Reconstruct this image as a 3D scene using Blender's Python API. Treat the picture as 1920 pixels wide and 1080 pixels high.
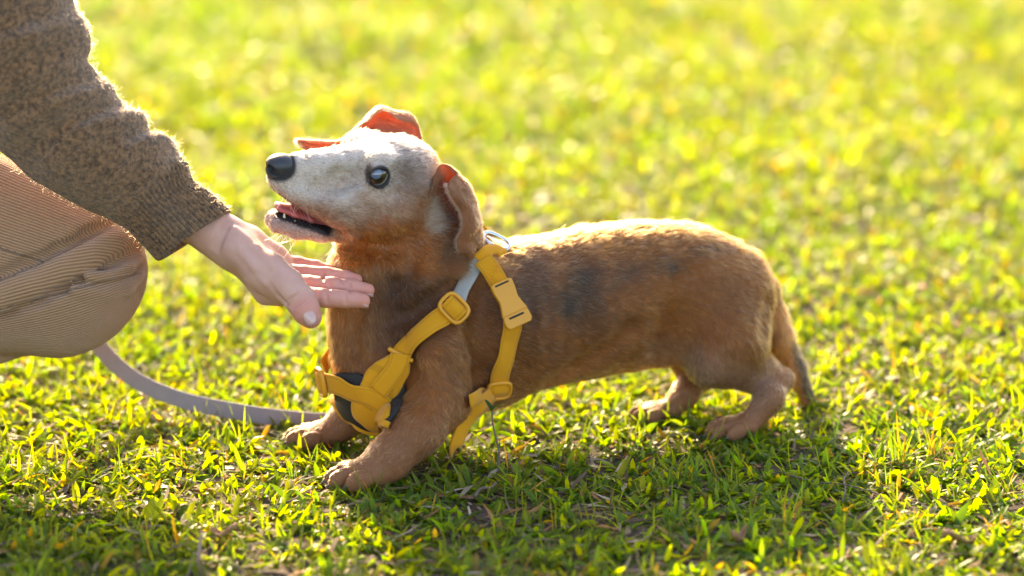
import bpy, math, random
import numpy as np
from mathutils import Vector, Matrix, Quaternion

for _o in list(bpy.data.objects):
    bpy.data.objects.remove(_o)
SC = bpy.context.scene
COL = SC.collection
rng = np.random.default_rng(7)

# ------------------------------------------------------------------ camera
PITCH = math.radians(15.0)
CAM = np.array([0.0, -3.0, 1.0])
FPX = 5580.0                       # focal length in pixels of a 1920 wide frame
cam_d = bpy.data.cameras.new('camera')
cam_d.sensor_width = 36.0
cam_d.lens = 36.0 * FPX / 1920.0
cam_d.clip_start = 0.05
cam_d.clip_end = 3000.0
cam_d.dof.use_dof = True
cam_d.dof.focus_distance = 3.10
cam_d.dof.aperture_fstop = 2.2
cam_o = bpy.data.objects.new('camera', cam_d)
cam_o.location = CAM
cam_o.rotation_euler = (math.pi / 2 - PITCH, 0, 0)
COL.objects.link(cam_o)
SC.camera = cam_o

# ------------------------------------------------------------------ light
SUN_EL = math.radians(25.5)
SUN_AZ = math.radians(14.0)        # sun stands behind the scene, this far to the left
to_sun = Vector((-math.sin(SUN_AZ) * math.cos(SUN_EL), math.cos(SUN_AZ) * math.cos(SUN_EL), math.sin(SUN_EL)))
sun_d = bpy.data.lights.new('sun', 'SUN')
sun_d.energy = 4.1
sun_d.angle = math.radians(0.53)
sun_d.color = (1.0, 0.83, 0.55)
sun_o = bpy.data.objects.new('sun', sun_d)
sun_o.rotation_euler = to_sun.to_track_quat('Z', 'Y').to_euler()
sun_o.location = (-1, 4, 3)
COL.objects.link(sun_o)

world = bpy.data.worlds.new('World')
SC.world = world
world.use_nodes = True
wn = world.node_tree
wn.nodes.clear()
w_out = wn.nodes.new('ShaderNodeOutputWorld')
w_bg = wn.nodes.new('ShaderNodeBackground')
w_sky = wn.nodes.new('ShaderNodeTexSky')
w_sky.sky_type = 'NISHITA'
w_sky.sun_disc = False
w_sky.sun_elevation = SUN_EL
w_sky.sun_rotation = math.atan2(to_sun.x, to_sun.y)
w_sky.air_density = 1.0
w_sky.dust_density = 2.0
w_sky.ozone_density = 1.0
w_bg.inputs['Strength'].default_value = 0.15
wn.links.new(w_sky.outputs[0], w_bg.inputs[0])
wn.links.new(w_bg.outputs[0], w_out.inputs[0])

SC.view_settings.view_transform = 'Standard'
SC.view_settings.look = 'None'
SC.view_settings.exposure = 2.1
SC.view_settings.use_white_balance = True
SC.view_settings.white_balance_temperature = 7500
SC.view_settings.white_balance_tint = 17
SC.view_settings.gamma = 1.0
SC.render.engine = 'CYCLES'
SC.cycles.use_denoising = True
SC.cycles.max_bounces = 10
SC.cycles.diffuse_bounces = 4
SC.cycles.glossy_bounces = 4
SC.cycles.transmission_bounces = 8
SC.cycles.transparent_max_bounces = 8
SC.cycles.sample_clamp_indirect = 6.0
SC.cycles_curves.shape = 'RIBBONS'

# ------------------------------------------------------------------ helpers
R_ = np.array([1.0, 0, 0])
U_ = np.array([0, math.sin(PITCH), math.cos(PITCH)])
F_ = np.array([0, math.cos(PITCH), -math.sin(PITCH)])

def W(u, v, d):
    """A measured point: where the picture's (u, v) lies at the distance d (metres)."""
    return CAM + d * F_ + R_ * ((u - 960.0) / FPX * d) + U_ * ((540.0 - v) / FPX * d)

def px(n, d=3.15):
    return n * d / FPX

def ground_d(v):
    return CAM[2] / (math.sin(PITCH) + (v - 540.0) / FPX * math.cos(PITCH))

def G(u, v, z=0.0):
    p = W(u, v, ground_d(v)); p[2] += z
    return p

def unit(a):
    a = np.asarray(a, float)
    return a / max(1e-12, np.linalg.norm(a))

def norm_rows(a):
    return a / np.maximum(1e-12, np.linalg.norm(a, axis=-1, keepdims=True))

def sstep(a, b, x):
    t = np.clip((x - a) / (b - a), 0, 1)
    return t * t * (3 - 2 * t)

def _hash(i, j, k, s):
    n = (i * 374761393 + j * 668265263 + k * 1274126177 + s * 1442695041) & 0xffffffff
    n = ((n ^ (n >> 13)) * 1274126177) & 0xffffffff
    n = (n ^ (n >> 16)) & 0xffffffff
    return n.astype(np.float64) / 4294967295.0

def vnoise(p, seed=0):
    """value noise in -1..1 for an (n,3) array"""
    p = np.asarray(p, float)
    i = np.floor(p).astype(np.int64)
    f = p - i
    f = f * f * (3 - 2 * f)
    o = np.zeros(len(p))
    for dx in (0, 1):
        wx = f[:, 0] if dx else 1 - f[:, 0]
        for dy in (0, 1):
            wy = f[:, 1] if dy else 1 - f[:, 1]
            for dz in (0, 1):
                wz = f[:, 2] if dz else 1 - f[:, 2]
                o += wx * wy * wz * _hash(i[:, 0] + dx, i[:, 1] + dy, i[:, 2] + dz, seed)
    return o * 2 - 1

def fbm(p, seed=0, oct=3):
    o = 0; a = 1.0; t = 0
    for k in range(oct):
        o = o + a * vnoise(p * (2.03 ** k), seed + 17 * k)
        t += a; a *= 0.5
    return o / t

# ------------------------------------------------------------------ objects
def empty(name, loc=(0, 0, 0)):
    o = bpy.data.objects.new(name, None)
    o.location = loc
    o.empty_display_size = 0.05
    COL.objects.link(o)
    return o

def tag(o, label=None, cat=None, group=None, kind=None):
    if label: o['label'] = label
    if cat: o['category'] = cat
    if group: o['group'] = group
    if kind: o['kind'] = kind
    return o

def link(name, data, parent=None):
    o = bpy.data.objects.new(name, data)
    COL.objects.link(o)
    if parent is not None:
        o.parent = parent
        M = Matrix.Identity(4); q = parent; L = Vector((0, 0, 0))
        while q is not None:
            L = L + q.location; q = q.parent
        o.location = -L
    return o

def mesh_obj(name, verts, faces, mat=None, parent=None, smooth=True, attrs=None):
    me = bpy.data.meshes.new(name)
    verts = np.asarray(verts, np.float32)
    if isinstance(faces, np.ndarray):
        nf, k = faces.shape
        me.vertices.add(len(verts))
        me.vertices.foreach_set('co', verts.ravel())
        me.loops.add(nf * k)
        me.loops.foreach_set('vertex_index', faces.astype(np.int32).ravel())
        me.polygons.add(nf)
        me.polygons.foreach_set('loop_start', np.arange(0, nf * k, k, dtype=np.int32))
        me.update(calc_edges=True)
    else:
        me.from_pydata([tuple(map(float, v)) for v in verts], [], faces)
    if smooth:
        me.polygons.foreach_set('use_smooth', np.ones(len(me.polygons), bool))
    for an, arr in (attrs or {}).items():
        arr = np.asarray(arr, np.float32)
        if arr.ndim == 2:
            if arr.shape[1] == 3:
                arr = np.hstack([arr, np.ones((len(arr), 1), np.float32)])
            a = me.attributes.new(an, 'FLOAT_COLOR', 'POINT')
            a.data.foreach_set('color', arr.ravel())
        else:
            a = me.attributes.new(an, 'FLOAT', 'POINT')
            a.data.foreach_set('value', arr)
    if mat is not None:
        me.materials.append(mat)
    me.update()
    return link(name, me, parent)

def hair_obj(name, pts, rad, tint, mat, parent=None):
    """pts (n,k,3), rad (k,) or (n,k), tint (n,3)"""
    n, k, _ = pts.shape
    cu = bpy.data.hair_curves.new(name)
    cu.add_curves([k] * n)
    cu.attributes['position'].data.foreach_set('vector', pts.astype(np.float32).ravel())
    r = np.broadcast_to(rad, (n, k)).astype(np.float32).ravel()
    ra = cu.attributes.get('radius') or cu.attributes.new('radius', 'FLOAT', 'POINT')
    ra.data.foreach_set('value', np.ascontiguousarray(r))
    ca = cu.attributes.new('tint', 'FLOAT_COLOR', 'CURVE')
    t4 = np.hstack([tint, np.ones((n, 1))]).astype(np.float32)
    ca.data.foreach_set('color', t4.ravel())
    cu.materials.append(mat)
    return link(name, cu, parent)

# ------------------------------------------------------------------ implicit surfaces
class SDF:
    def __init__(s, lo, hi, h):
        s.h = h
        s.lo = np.array(lo, float)
        n = np.ceil((np.array(hi) - s.lo) / h).astype(int) + 1
        s.n = n
        s.ax = [(s.lo[i] + h * np.arange(n[i])).astype(np.float32) for i in range(3)]
        s.F = np.full(n, 0.05, np.float32)
    def _sl(s, pmin, pmax, m):
        a = np.clip(np.floor((np.asarray(pmin) - m - s.lo) / s.h).astype(int), 0, s.n)
        b = np.clip(np.ceil((np.asarray(pmax) + m - s.lo) / s.h).astype(int) + 1, 0, s.n)
        return tuple(slice(x, y) for x, y in zip(a, b))
    def _grid(s, sl):
        return (s.ax[0][sl[0]][:, None, None], s.ax[1][sl[1]][None, :, None], s.ax[2][sl[2]][None, None, :])
    def _apply(s, sl, d, k, op):
        f = s.F[sl]
        if op == 'sub':
            d = -d
            h = np.clip(0.5 - 0.5 * (d - f) / k * -1, 0, 1) if k > 0 else None
            if k > 0:
                h = np.clip(0.5 + 0.5 * (d - f) / k, 0, 1)
                s.F[sl] = f * (1 - h) + d * h + k * h * (1 - h)
            else:
                s.F[sl] = np.maximum(f, d)
        else:
            h = np.clip(0.5 + 0.5 * (f - d) / k, 0, 1)
            s.F[sl] = f * (1 - h) + d * h - k * h * (1 - h)
    def cone(s, a, b, ra, rb, k=0.01, q=None, sq=1.0, op='add'):
        a = np.asarray(a, float); b = np.asarray(b, float)
        rm = max(ra, rb) * max(1, sq)
        sl = s._sl(np.minimum(a, b) - rm, np.maximum(a, b) + rm, k + 4 * s.h)
        X, Y, Z = s._grid(sl)
        ex, ey, ez = X - a[0], Y - a[1], Z - a[2]
        ba = b - a; L2 = max(1e-12, ba @ ba)
        t = np.clip((ex * ba[0] + ey * ba[1] + ez * ba[2]) / L2, 0, 1)
        ex = ex - t * ba[0]; ey = ey - t * ba[1]; ez = ez - t * ba[2]
        if q is not None:
            w = (ex * q[0] + ey * q[1] + ez * q[2]) * (1 / sq - 1)
            ex = ex + w * q[0]; ey = ey + w * q[1]; ez = ez + w * q[2]
        d = np.sqrt(ex * ex + ey * ey + ez * ez) - (ra + (rb - ra) * t)
        if q is not None and sq < 1: d = d * (0.5 + 0.5 * sq)
        s._apply(sl, d, k, op)
    def chain(s, nodes, k=0.01, q=None, sq=1.0):
        for (a, ra), (b, rb) in zip(nodes[:-1], nodes[1:]):
            s.cone(a, b, ra, rb, k, q, sq)
    def ell(s, c, axes, rad, k=0.01, op='add'):
        c = np.asarray(c, float); A = np.array([unit(x) for x in axes]); r = np.asarray(rad, float)
        rm = np.abs(A.T * r).sum(1)
        sl = s._sl(c - rm, c + rm, k + 4 * s.h)
        X, Y, Z = s._grid(sl)
        e = (X - c[0], Y - c[1], Z - c[2])
        k0 = 0; k1 = 0
        for i in range(3):
            l = (e[0] * A[i, 0] + e[1] * A[i, 1] + e[2] * A[i, 2])
            k0 = k0 + (l / r[i]) ** 2; k1 = k1 + (l / r[i] ** 2) ** 2
        k0 = np.sqrt(k0); k1 = np.sqrt(k1) + 1e-9
        d = k0 * (k0 - 1) / k1
        s._apply(sl, d, k, op)
    def half(s, c, n, k=0.004, lo=None, hi=None):
        """cut away everything on the +n side of a plane (within a box)"""
        sl = s._sl(lo, hi, 0) if lo is not None else (slice(None),) * 3
        X, Y, Z = s._grid(sl)
        d = -((X - c[0]) * n[0] + (Y - c[1]) * n[1] + (Z - c[2]) * n[2])
        s._apply(sl, d, k, 'sub')
    def val(s, p):
        g = (np.asarray(p) - s.lo) / s.h
        g = np.clip(g, 0, s.n - 1.001)
        i = g.astype(int); f = g - i
        o = 0
        for dx in (0, 1):
            wx = f[..., 0] if dx else 1 - f[..., 0]
            for dy in (0, 1):
                wy = f[..., 1] if dy else 1 - f[..., 1]
                for dz in (0, 1):
                    wz = f[..., 2] if dz else 1 - f[..., 2]
                    o = o + wx * wy * wz * s.F[i[..., 0] + dx, i[..., 1] + dy, i[..., 2] + dz]
        return o
    def grad(s, p):
        p = np.asarray(p, float); e = s.h * 1.5
        return norm_rows(np.stack([s.val(p + np.eye(3)[i] * e) - s.val(p - np.eye(3)[i] * e) for i in range(3)], -1))
    def cast(s, o, d, tmax=0.6, t0=0.0, step=0.001):
        """first entry of a ray into the solid"""
        ts = np.arange(t0, tmax, step)
        v = s.val(o[None] + ts[:, None] * d[None])
        w = np.where(v < 0)[0]
        if len(w) == 0: return None
        i = w[0]
        if i == 0: return o + d * t0
        t = ts[i - 1] + step * v[i - 1] / (v[i - 1] - v[i])
        return o + d * t
    def cast_out(s, o, d, tmax=0.25, step=0.001):
        """last exit of a ray that starts inside"""
        ts = np.arange(0, tmax, step)
        v = s.val(o[None] + ts[:, None] * d[None])
        w = np.where(v < 0)[0]
        i = 0
        # first exit
        for j in range(len(v) - 1):
            if v[j] < 0 <= v[j + 1]:
                i = j; break
        return o + d * ts[i]
    def mesh(s):
        F = s.F; ins = F < 0
        c = np.zeros(np.array(F.shape) - 1, np.uint8)
        for dx in (0, 1):
            for dy in (0, 1):
                for dz in (0, 1):
                    c += ins[dx:F.shape[0] - 1 + dx, dy:F.shape[1] - 1 + dy, dz:F.shape[2] - 1 + dz]
        act = np.argwhere((c > 0) & (c < 8))
        idx = np.full(c.shape, -1, np.int32)
        idx[tuple(act.T)] = np.arange(len(act))
        acc = np.zeros((len(act), 3)); cnt = np.zeros(len(act))
        cor = {}
        for dx in (0, 1):
            for dy in (0, 1):
                for dz in (0, 1):
                    cor[dx, dy, dz] = F[act[:, 0] + dx, act[:, 1] + dy, act[:, 2] + dz].astype(float)
        for ax in range(3):
            o1, o2 = [i for i in range(3) if i != ax]
            for e1 in (0, 1):
                for e2 in (0, 1):
                    A = [0, 0, 0]; A[o1] = e1; A[o2] = e2
                    B = list(A); B[ax] = 1
                    fa, fb = cor[tuple(A)], cor[tuple(B)]
                    m = (fa < 0) != (fb < 0)
                    t = np.where(m, fa / np.where(m, fa - fb, 1), 0)
                    pt = np.zeros((len(act), 3)); pt[:, o1] = e1; pt[:, o2] = e2; pt[:, ax] = t
                    acc += pt * m[:, None]; cnt += m
        V = s.lo + s.h * (act + acc / cnt[:, None])
        Q = []
        for ax in range(3):
            o1, o2 = [(1, 2), (2, 0), (0, 1)][ax]
            sh = list(F.shape)
            a = [slice(None)] * 3; b = [slice(None)] * 3
            a[ax] = slice(0, sh[ax] - 1); b[ax] = slice(1, sh[ax])
            A = ins[tuple(a)]; B = ins[tuple(b)]
            for pos in (True, False):
                e = np.argwhere((A & ~B) if pos else (~A & B))
                e = e[(e[:, o1] > 0) & (e[:, o2] > 0) & (e[:, o1] < sh[o1] - 1) & (e[:, o2] < sh[o2] - 1)]
                q = []
                for (k1, k2) in ((-1, -1), (0, -1), (0, 0), (-1, 0)):
                    cc = e.copy(); cc[:, o1] += k1; cc[:, o2] += k2
                    q.append(idx[tuple(cc.T)])
                q = np.stack(q, 1)
                if not pos: q = q[:, ::-1]
                Q.append(q)
        return V, np.concatenate(Q)

def tri_sample(V, Q, n, dens=None):
    """n random points on a quad mesh -> positions, normals"""
    T = np.concatenate([Q[:, [0, 1, 2]], Q[:, [0, 2, 3]]])
    a, b, c = V[T[:, 0]], V[T[:, 1]], V[T[:, 2]]
    cr = np.cross(b - a, c - a)
    ar = np.linalg.norm(cr, axis=1)
    if dens is not None: ar = ar * dens((a + b + c) / 3)
    cs = np.cumsum(ar)
    t = np.searchsorted(cs, rng.random(n) * cs[-1])
    t = np.clip(t, 0, len(T) - 1)
    r1 = np.sqrt(rng.random(n))[:, None]; r2 = rng.random(n)[:, None]
    p = a[t] * (1 - r1) + b[t] * (r1 * (1 - r2)) + c[t] * (r1 * r2)
    return p, norm_rows(cr[t])

def loft(rings, cap=True, closed=False):
    """rings (m,k,3) -> verts, faces list"""
    m, k, _ = rings.shape
    V = rings.reshape(-1, 3)
    Fs = []
    for i in range(m if closed else m - 1):
        for j in range(k):
            a = i * k + j; b = i * k + (j + 1) % k
            c = ((i + 1) % m) * k + (j + 1) % k; d = ((i + 1) % m) * k + j
            Fs.append((a, b, c, d))
    if cap and not closed:
        Fs.append(tuple(range(k))[::-1])
        Fs.append(tuple((m - 1) * k + j for j in range(k)))
    return V, Fs

def spline(P, n):
    """Catmull-Rom through points (m,dim) resampled at n parameter steps"""
    P = np.asarray(P, float)
    m = len(P)
    e = np.vstack([2 * P[0] - P[1], P, 2 * P[-1] - P[-2]])
    seg = np.linalg.norm(np.diff(P[:, :3], axis=0), axis=1) + 1e-9
    cs = np.concatenate([[0], np.cumsum(seg)])
    s = np.linspace(0, cs[-1], n)
    i = np.clip(np.searchsorted(cs, s, side='right') - 1, 0, m - 2)
    t = ((s - cs[i]) / seg[i])[:, None]
    p0, p1, p2, p3 = e[i], e[i + 1], e[i + 2], e[i + 3]
    return 0.5 * ((2 * p1) + (-p0 + p2) * t + (2 * p0 - 5 * p1 + 4 * p2 - p3) * t ** 2 + (-p0 + 3 * p1 - 3 * p2 + p3) * t ** 3)

# ------------------------------------------------------------------ materials
MATS = {}
class NT:
    def __init__(s, name):
        s.m = bpy.data.materials.new(name); s.m.use_nodes = True
        s.t = s.m.node_tree; s.t.nodes.clear()
        s.out = s.n('ShaderNodeOutputMaterial')
        MATS[name] = s.m
    def n(s, typ, **kw):
        nd = s.t.nodes.new(typ)
        for k, v in kw.items():
            if k.startswith('i_'):
                nd.inputs[k[2:].replace('_', ' ')].default_value = v
            else:
                setattr(nd, k, v)
        return nd
    def l(s, a, b):
        s.t.links.new(a, b)
    def math(s, op, a, b=None):
        nd = s.n('ShaderNodeMath', operation=op)
        for i, x in enumerate((a, b)):
            if x is None: continue
            if hasattr(x, 'links'): s.l(x, nd.inputs[i])
            else: nd.inputs[i].default_value = x
        return nd.outputs[0]
    def mix(s, fac, a, b, blend='MIX'):
        nd = s.n('ShaderNodeMix', data_type='RGBA', blend_type=blend)
        for sock, x in ((nd.inputs[0], fac), (nd.inputs[6], a), (nd.inputs[7], b)):
            if hasattr(x, 'links'): s.l(x, sock)
            elif isinstance(x, (int, float)): sock.default_value = x
            else: sock.default_value = (*x[:3], 1)
        return nd.outputs[2]
    def noise(s, scale, detail=3, rough=0.5, vec=None, dim='3D'):
        nd = s.n('ShaderNodeTexNoise', noise_dimensions=dim)
        nd.inputs['Scale'].default_value = scale
        nd.inputs['Detail'].default_value = detail
        nd.inputs['Roughness'].default_value = rough
        if vec is not None: s.l(vec, nd.inputs['Vector'])
        else: s.l(s.coord(), nd.inputs['Vector'])
        return nd.outputs[0]
    def coord(s):
        if not hasattr(s, '_c'): s._c = s.n('ShaderNodeTexCoord').outputs['Object']
        return s._c
    def attr(s, name):
        return s.n('ShaderNodeAttribute', attribute_name=name)
    def ramp(s, fac, stops):
        nd = s.n('ShaderNodeValToRGB')
        el = nd.color_ramp.elements
        while len(el) < len(stops): el.new(0.5)
        for e, (p, c) in zip(el, stops):
            e.position = p; e.color = (*c, 1) if len(c) == 3 else c
        s.l(fac, nd.inputs[0])
        return nd.outputs[0]
    def bump(s, h, strength, dist):
        nd = s.n('ShaderNodeBump')
        nd.inputs['Strength'].default_value = strength
        nd.inputs['Distance'].default_value = dist
        s.l(h, nd.inputs['Height'])
        return nd.outputs[0]
    def pbr(s, color, rough=0.5, normal=None, **kw):
        b = s.n('ShaderNodeBsdfPrincipled')
        if hasattr(color, 'links'): s.l(color, b.inputs['Base Color'])
        else: b.inputs['Base Color'].default_value = (*color, 1)
        if hasattr(rough, 'links'): s.l(rough, b.inputs['Roughness'])
        else: b.inputs['Roughness'].default_value = rough
        if normal is not None: s.l(normal, b.inputs['Normal'])
        for k, v in kw.items():
            b.inputs[k.replace('_', ' ')].default_value = v
        s.b = b
        s.l(b.outputs[0], s.out.inputs[0])
        return b

def srgb(r, g, b):
    f = lambda c: ((c / 255 + 0.055) / 1.055) ** 2.4 if c > 10 else c / 255 / 12.92
    return (f(r), f(g), f(b))
# ================================================================== ground and grass
m = NT('soil')
co = m.coord()
n1 = m.noise(55, 6, 0.65); n2 = m.noise(6, 3); n3 = m.noise(320, 3, 0.6)
soil = m.ramp(n1, [(0.30, (0.030, 0.020, 0.014)), (0.52, (0.060, 0.040, 0.027)), (0.72, (0.12, 0.08, 0.052))])
soil = m.mix(m.math('MULTIPLY', n3, 0.5), soil, (0.16, 0.11, 0.075))
far_green = m.ramp(m.noise(9, 5, 0.6), [(0.3, (0.06, 0.085, 0.012)), (0.7, (0.13, 0.17, 0.02))])
ln = m.n('ShaderNodeVectorMath', operation='LENGTH'); m.l(co, ln.inputs[0])
fade = m.n('ShaderNodeMapRange'); fade.inputs[1].default_value = 2.4; fade.inputs[2].default_value = 4.2
m.l(ln.outputs['Value'], fade.inputs[0])
m.pbr(m.mix(fade.outputs[0], soil, far_green), 0.9, m.bump(n1, 0.8, 0.006), Specular_IOR_Level=0.2)

def terrain(x, y):
    """gentle unevenness of the lawn, level where the feet stand"""
    p = np.stack([np.asarray(x, float) * 3.1, np.asarray(y, float) * 3.1, np.zeros(np.shape(x))], -1).reshape(-1, 3)
    z = fbm(p, 11, 2).reshape(np.shape(x)) * 0.012
    r = np.hypot((np.asarray(x) - 0.05) / 0.75, (np.asarray(y) - 0.1) / 0.45)
    return z * sstep(0.8, 1.5, r) - 0.002

gx = np.concatenate([[-1500, -400, -100, -30, -10, -5], np.linspace(-3, 3, 121), [5, 10, 30, 100, 400, 1500]])
gy = np.concatenate([[-1500, -400, -100, -30, -10, -5], np.linspace(-2.5, 5.0, 151), [7, 10, 30, 100, 400, 1500]])
GX, GY = np.meshgrid(gx, gy, indexing='ij')
inner = (np.abs(GX) <= 3) & (GY >= -2.5) & (GY <= 5)
GZ = np.where(inner, terrain(np.clip(GX, -3, 3), np.clip(GY, -2.5, 5)), -0.004)
ny_ = len(gy)
ii, jj = np.meshgrid(np.arange(len(gx) - 1), np.arange(ny_ - 1), indexing='ij')
a = (ii * ny_ + jj).ravel()
GQ = np.stack([a, a + ny_, a + ny_ + 1, a + 1], 1)
tag(mesh_obj('ground', np.stack([GX, GY, GZ], -1).reshape(-1, 3), GQ, m.m), kind='structure')

def leaf_mat(name, rough, trans, spec=0.5):
    m = NT(name)
    at = m.attr('tint')
    b = m.n('ShaderNodeBsdfPrincipled')
    m.l(at.outputs['Color'], b.inputs['Base Color'])
    b.inputs['Roughness'].default_value = rough
    b.inputs['Specular IOR Level'].default_value = spec
    t = m.n('ShaderNodeBsdfTranslucent')
    tc = m.mix(1.0, at.outputs['Color'], (2.4, 2.08, 0.22), 'MULTIPLY')
    m.l(tc, t.inputs['Color'])
    mx = m.n('ShaderNodeMixShader'); mx.inputs[0].default_value = trans
    m.l(b.outputs[0], mx.inputs[1]); m.l(t.outputs[0], mx.inputs[2])
    m.l(mx.outputs[0], m.out.inputs[0])
    return m.m
MAT_LEAF = leaf_mat('grass_leaf', 0.42, 0.66, 0.35)
MAT_STRAW = leaf_mat('dry_straw', 0.75, 0.12, 0.12)

def blades(P, az, el, L, Wd, curl, fold, col, roll=None):
    """P (n,3) roots; one folded, pointed, curved leaf each -> verts, tris, colours"""
    n = len(P)
    st = np.array([0.0, 0.30, 0.70, 1.0]); wp = np.array([0.60, 1.0, 0.86, 0.0])
    hd = np.stack([np.cos(az), np.sin(az), np.zeros(n)], 1)
    sd = np.stack([-np.sin(az), np.cos(az), np.zeros(n)], 1)
    if roll is not None:
        sd = sd * np.cos(roll)[:, None] + np.array([0, 0, 1.0]) * np.sin(roll)[:, None]
    V = np.zeros((n, 10, 3)); q = 0
    c = P.copy()
    for k in range(4):
        if k:
            ds = (st[k] - st[k - 1]) * L
            e = el - curl * (st[k] + st[k - 1]) / 2
            c = c + hd * (np.cos(e) * ds)[:, None] + np.array([0, 0, 1.0]) * (np.sin(e) * ds)[:, None]
        if k < 3:
            w = (wp[k] * Wd / 2)[:, None]
            up = np.array([0, 0, 1.0]) * (np.cos(el) * fold)[:, None] - hd * (np.sin(el) * fold)[:, None]
            V[:, q] = c - sd * w + up * w; V[:, q + 1] = c; V[:, q + 2] = c + sd * w + up * w
            q += 3
        else:
            V[:, 9] = c
    T = []
    for k in (0, 3):
        for j in (0, 1):
            T += [(k + j, k + j + 1, k + j + 4), (k + j, k + j + 4, k + j + 3)]
    T += [(6, 7, 9), (7, 8, 9)]
    T = np.array(T)
    F = (np.arange(n)[:, None, None] * 10 + T[None]).reshape(-1, 3)
    C = np.repeat(col, 10, 0)
    return V.reshape(-1, 3), F, C

def blades_far(P, az, el, L, Wd, curl, col, roll):
    """the same leaf with fewer faces, for where single leaves blur together"""
    n = len(P)
    hd = np.stack([np.cos(az), np.sin(az), np.zeros(n)], 1); up = np.array([0, 0, 1.0])
    sd = np.stack([-np.sin(az), np.cos(az), np.zeros(n)], 1) * np.cos(roll)[:, None] + up * np.sin(roll)[:, None]
    e1 = el; e2 = el - curl
    c1 = P + (hd * np.cos(e1)[:, None] + up * np.sin(e1)[:, None]) * (0.5 * L)[:, None]
    c2 = c1 + (hd * np.cos(e2)[:, None] + up * np.sin(e2)[:, None]) * (0.5 * L)[:, None]
    w = (Wd / 2)[:, None]
    V = np.stack([P - sd * w * 0.6, P + sd * w * 0.6, c1 - sd * w, c1 + sd * w, c2], 1)
    T = np.array([(0, 1, 3), (0, 3, 2), (2, 3, 4)])
    return V.reshape(-1, 3), (np.arange(n)[:, None, None] * 5 + T[None]).reshape(-1, 3), np.repeat(col, 5, 0)

def leaves(P, az, el, L, Wd, curl, fold, col, roll):
    near = (P[:, 1] < 0.75) & (P[:, 1] > -0.62) & (np.abs(P[:, 0]) < 0.185 * (P[:, 1] + 3.0) + 0.12)
    a_ = blades(P[near], az[near], el[near], L[near], Wd[near], curl[near], fold[near], col[near], roll[near])
    f = ~near
    b_ = blades_far(P[f], az[f], el[f], L[f], Wd[f], curl[f], col[f], roll[f])
    return np.concatenate([a_[0], b_[0]]), np.concatenate([a_[1], b_[1] + len(a_[0])]), np.concatenate([a_[2], b_[2]])

def leaves_flat(P, az, el, L, Wd, curl, fold, col, roll):
    return blades_far(P, az, el, L, Wd, curl, col, roll)

def lawn_points(dens_near, dens_far, x_pad=0.12):
    """random ground points, thick where the camera looks, thinner round about"""
    out = []
    cell = 0.25
    for y in np.arange(-1.0, 4.75, cell):
        d = y + 3.0
        half = 0.185 * d + x_pad
        for x in np.arange(-half - 0.6, half + 0.6, cell):
            dn = dens_near if y < 0.9 else dens_near + (dens_far - dens_near) * min(1, (y - 0.9) / 1.5)
            if abs(x + cell / 2) > half: dn *= 0.45
            if y < -0.6 or y > 3.4: dn *= 0.35
            n = rng.poisson(dn * cell * cell)
            out.append(np.stack([x + rng.random(n) * cell, y + rng.random(n) * cell], 1))
    return np.concatenate(out)

def grass_patch(xy):
    p = np.stack([xy[:, 0], xy[:, 1], np.zeros(len(xy))], 1)
    return fbm(p * 7.0, 21, 3) * 0.6 + fbm(p * 2.2, 31, 2) * 0.55        # + is lush, - is worn
tuft = lawn_points(8800, 4600)
def lawn_margin(dens):
    """thinner lawn round about, outside the part the picture shows"""
    p = np.column_stack([rng.uniform(-3.2, 3.2, 60000), rng.uniform(-2.2, 5.6, 60000)])[: int(dens * 6.4 * 7.8)]
    half = 0.185 * (p[:, 1] + 3.0) + 0.62
    return p[(np.abs(p[:, 0]) > half) | (p[:, 1] < -0.95) | (p[:, 1] > 4.6)]
tuft = np.concatenate([tuft, lawn_margin(1150)])
gp = grass_patch(tuft)
tuft = tuft[rng.random(len(tuft)) < np.clip(0.98 + gp * 0.9, 0.30, 1.0)]
nb = rng.integers(3, 6, len(tuft))
ti = np.repeat(np.arange(len(tuft)), nb)
n = len(ti)
xy = tuft[ti] + rng.normal(0, 0.0045, (n, 2))
az = rng.random(len(tuft))[ti] * 6.283 + rng.normal(0, 1.2, n)
el = np.clip(rng.normal(0.50, 0.33, n), 0.03, 1.30)
sc = np.exp(rng.normal(0, 0.22, len(tuft)))[ti]
L = np.clip(rng.normal(0.0168, 0.0048, n), 0.007, 0.032) * sc
Wd = np.clip(rng.normal(0.0053, 0.0012, n), 0.0024, 0.009) * np.sqrt(sc)
bigger = 1 + 0.28 * sstep(0.8, 2.2, xy[:, 1]) + 0.45 * ((np.abs(xy[:, 0]) > 0.185 * (xy[:, 1] + 3.0) + 0.62) | (xy[:, 1] < -0.95) | (xy[:, 1] > 4.6)); L = L * bigger; Wd = Wd * bigger
thin = rng.random(len(tuft))[ti] < 0.13
Wd = np.where(thin, 0.0017, Wd); L = np.where(thin, L * 1.5, L); el = np.where(thin, np.clip(el + 0.45, 0, 1.5), el)
z = terrain(xy[:, 0], xy[:, 1])
hue = np.clip(rng.normal(0.42, 0.25, len(tuft))[ti] + rng.normal(0, 0.14, n) + 0.18 * fbm(np.stack([xy[:, 0] * 2.5, xy[:, 1] * 2.5, 0 * xy[:, 0]], 1), 41, 2), 0, 1)[:, None]
colA = np.array([0.088, 0.185, 0.022]); colB = np.array([0.185, 0.215, 0.010])
col = colA * (1 - hue) + colB * hue
yl = (rng.random(n) < 0.055)[:, None]
col = np.where(yl, np.array([0.30, 0.20, 0.04]) * (0.6 + 0.6 * rng.random((n, 1))), col)
col = col * np.exp(rng.normal(0, 0.16, (n, 1)))
V1, F1, C1 = leaves(np.column_stack([xy, z]), az, el, L, Wd, rng.normal(0.45, 0.4, n), np.abs(rng.normal(0.28, 0.2, n)), col, rng.normal(0, 0.35, n))
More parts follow.
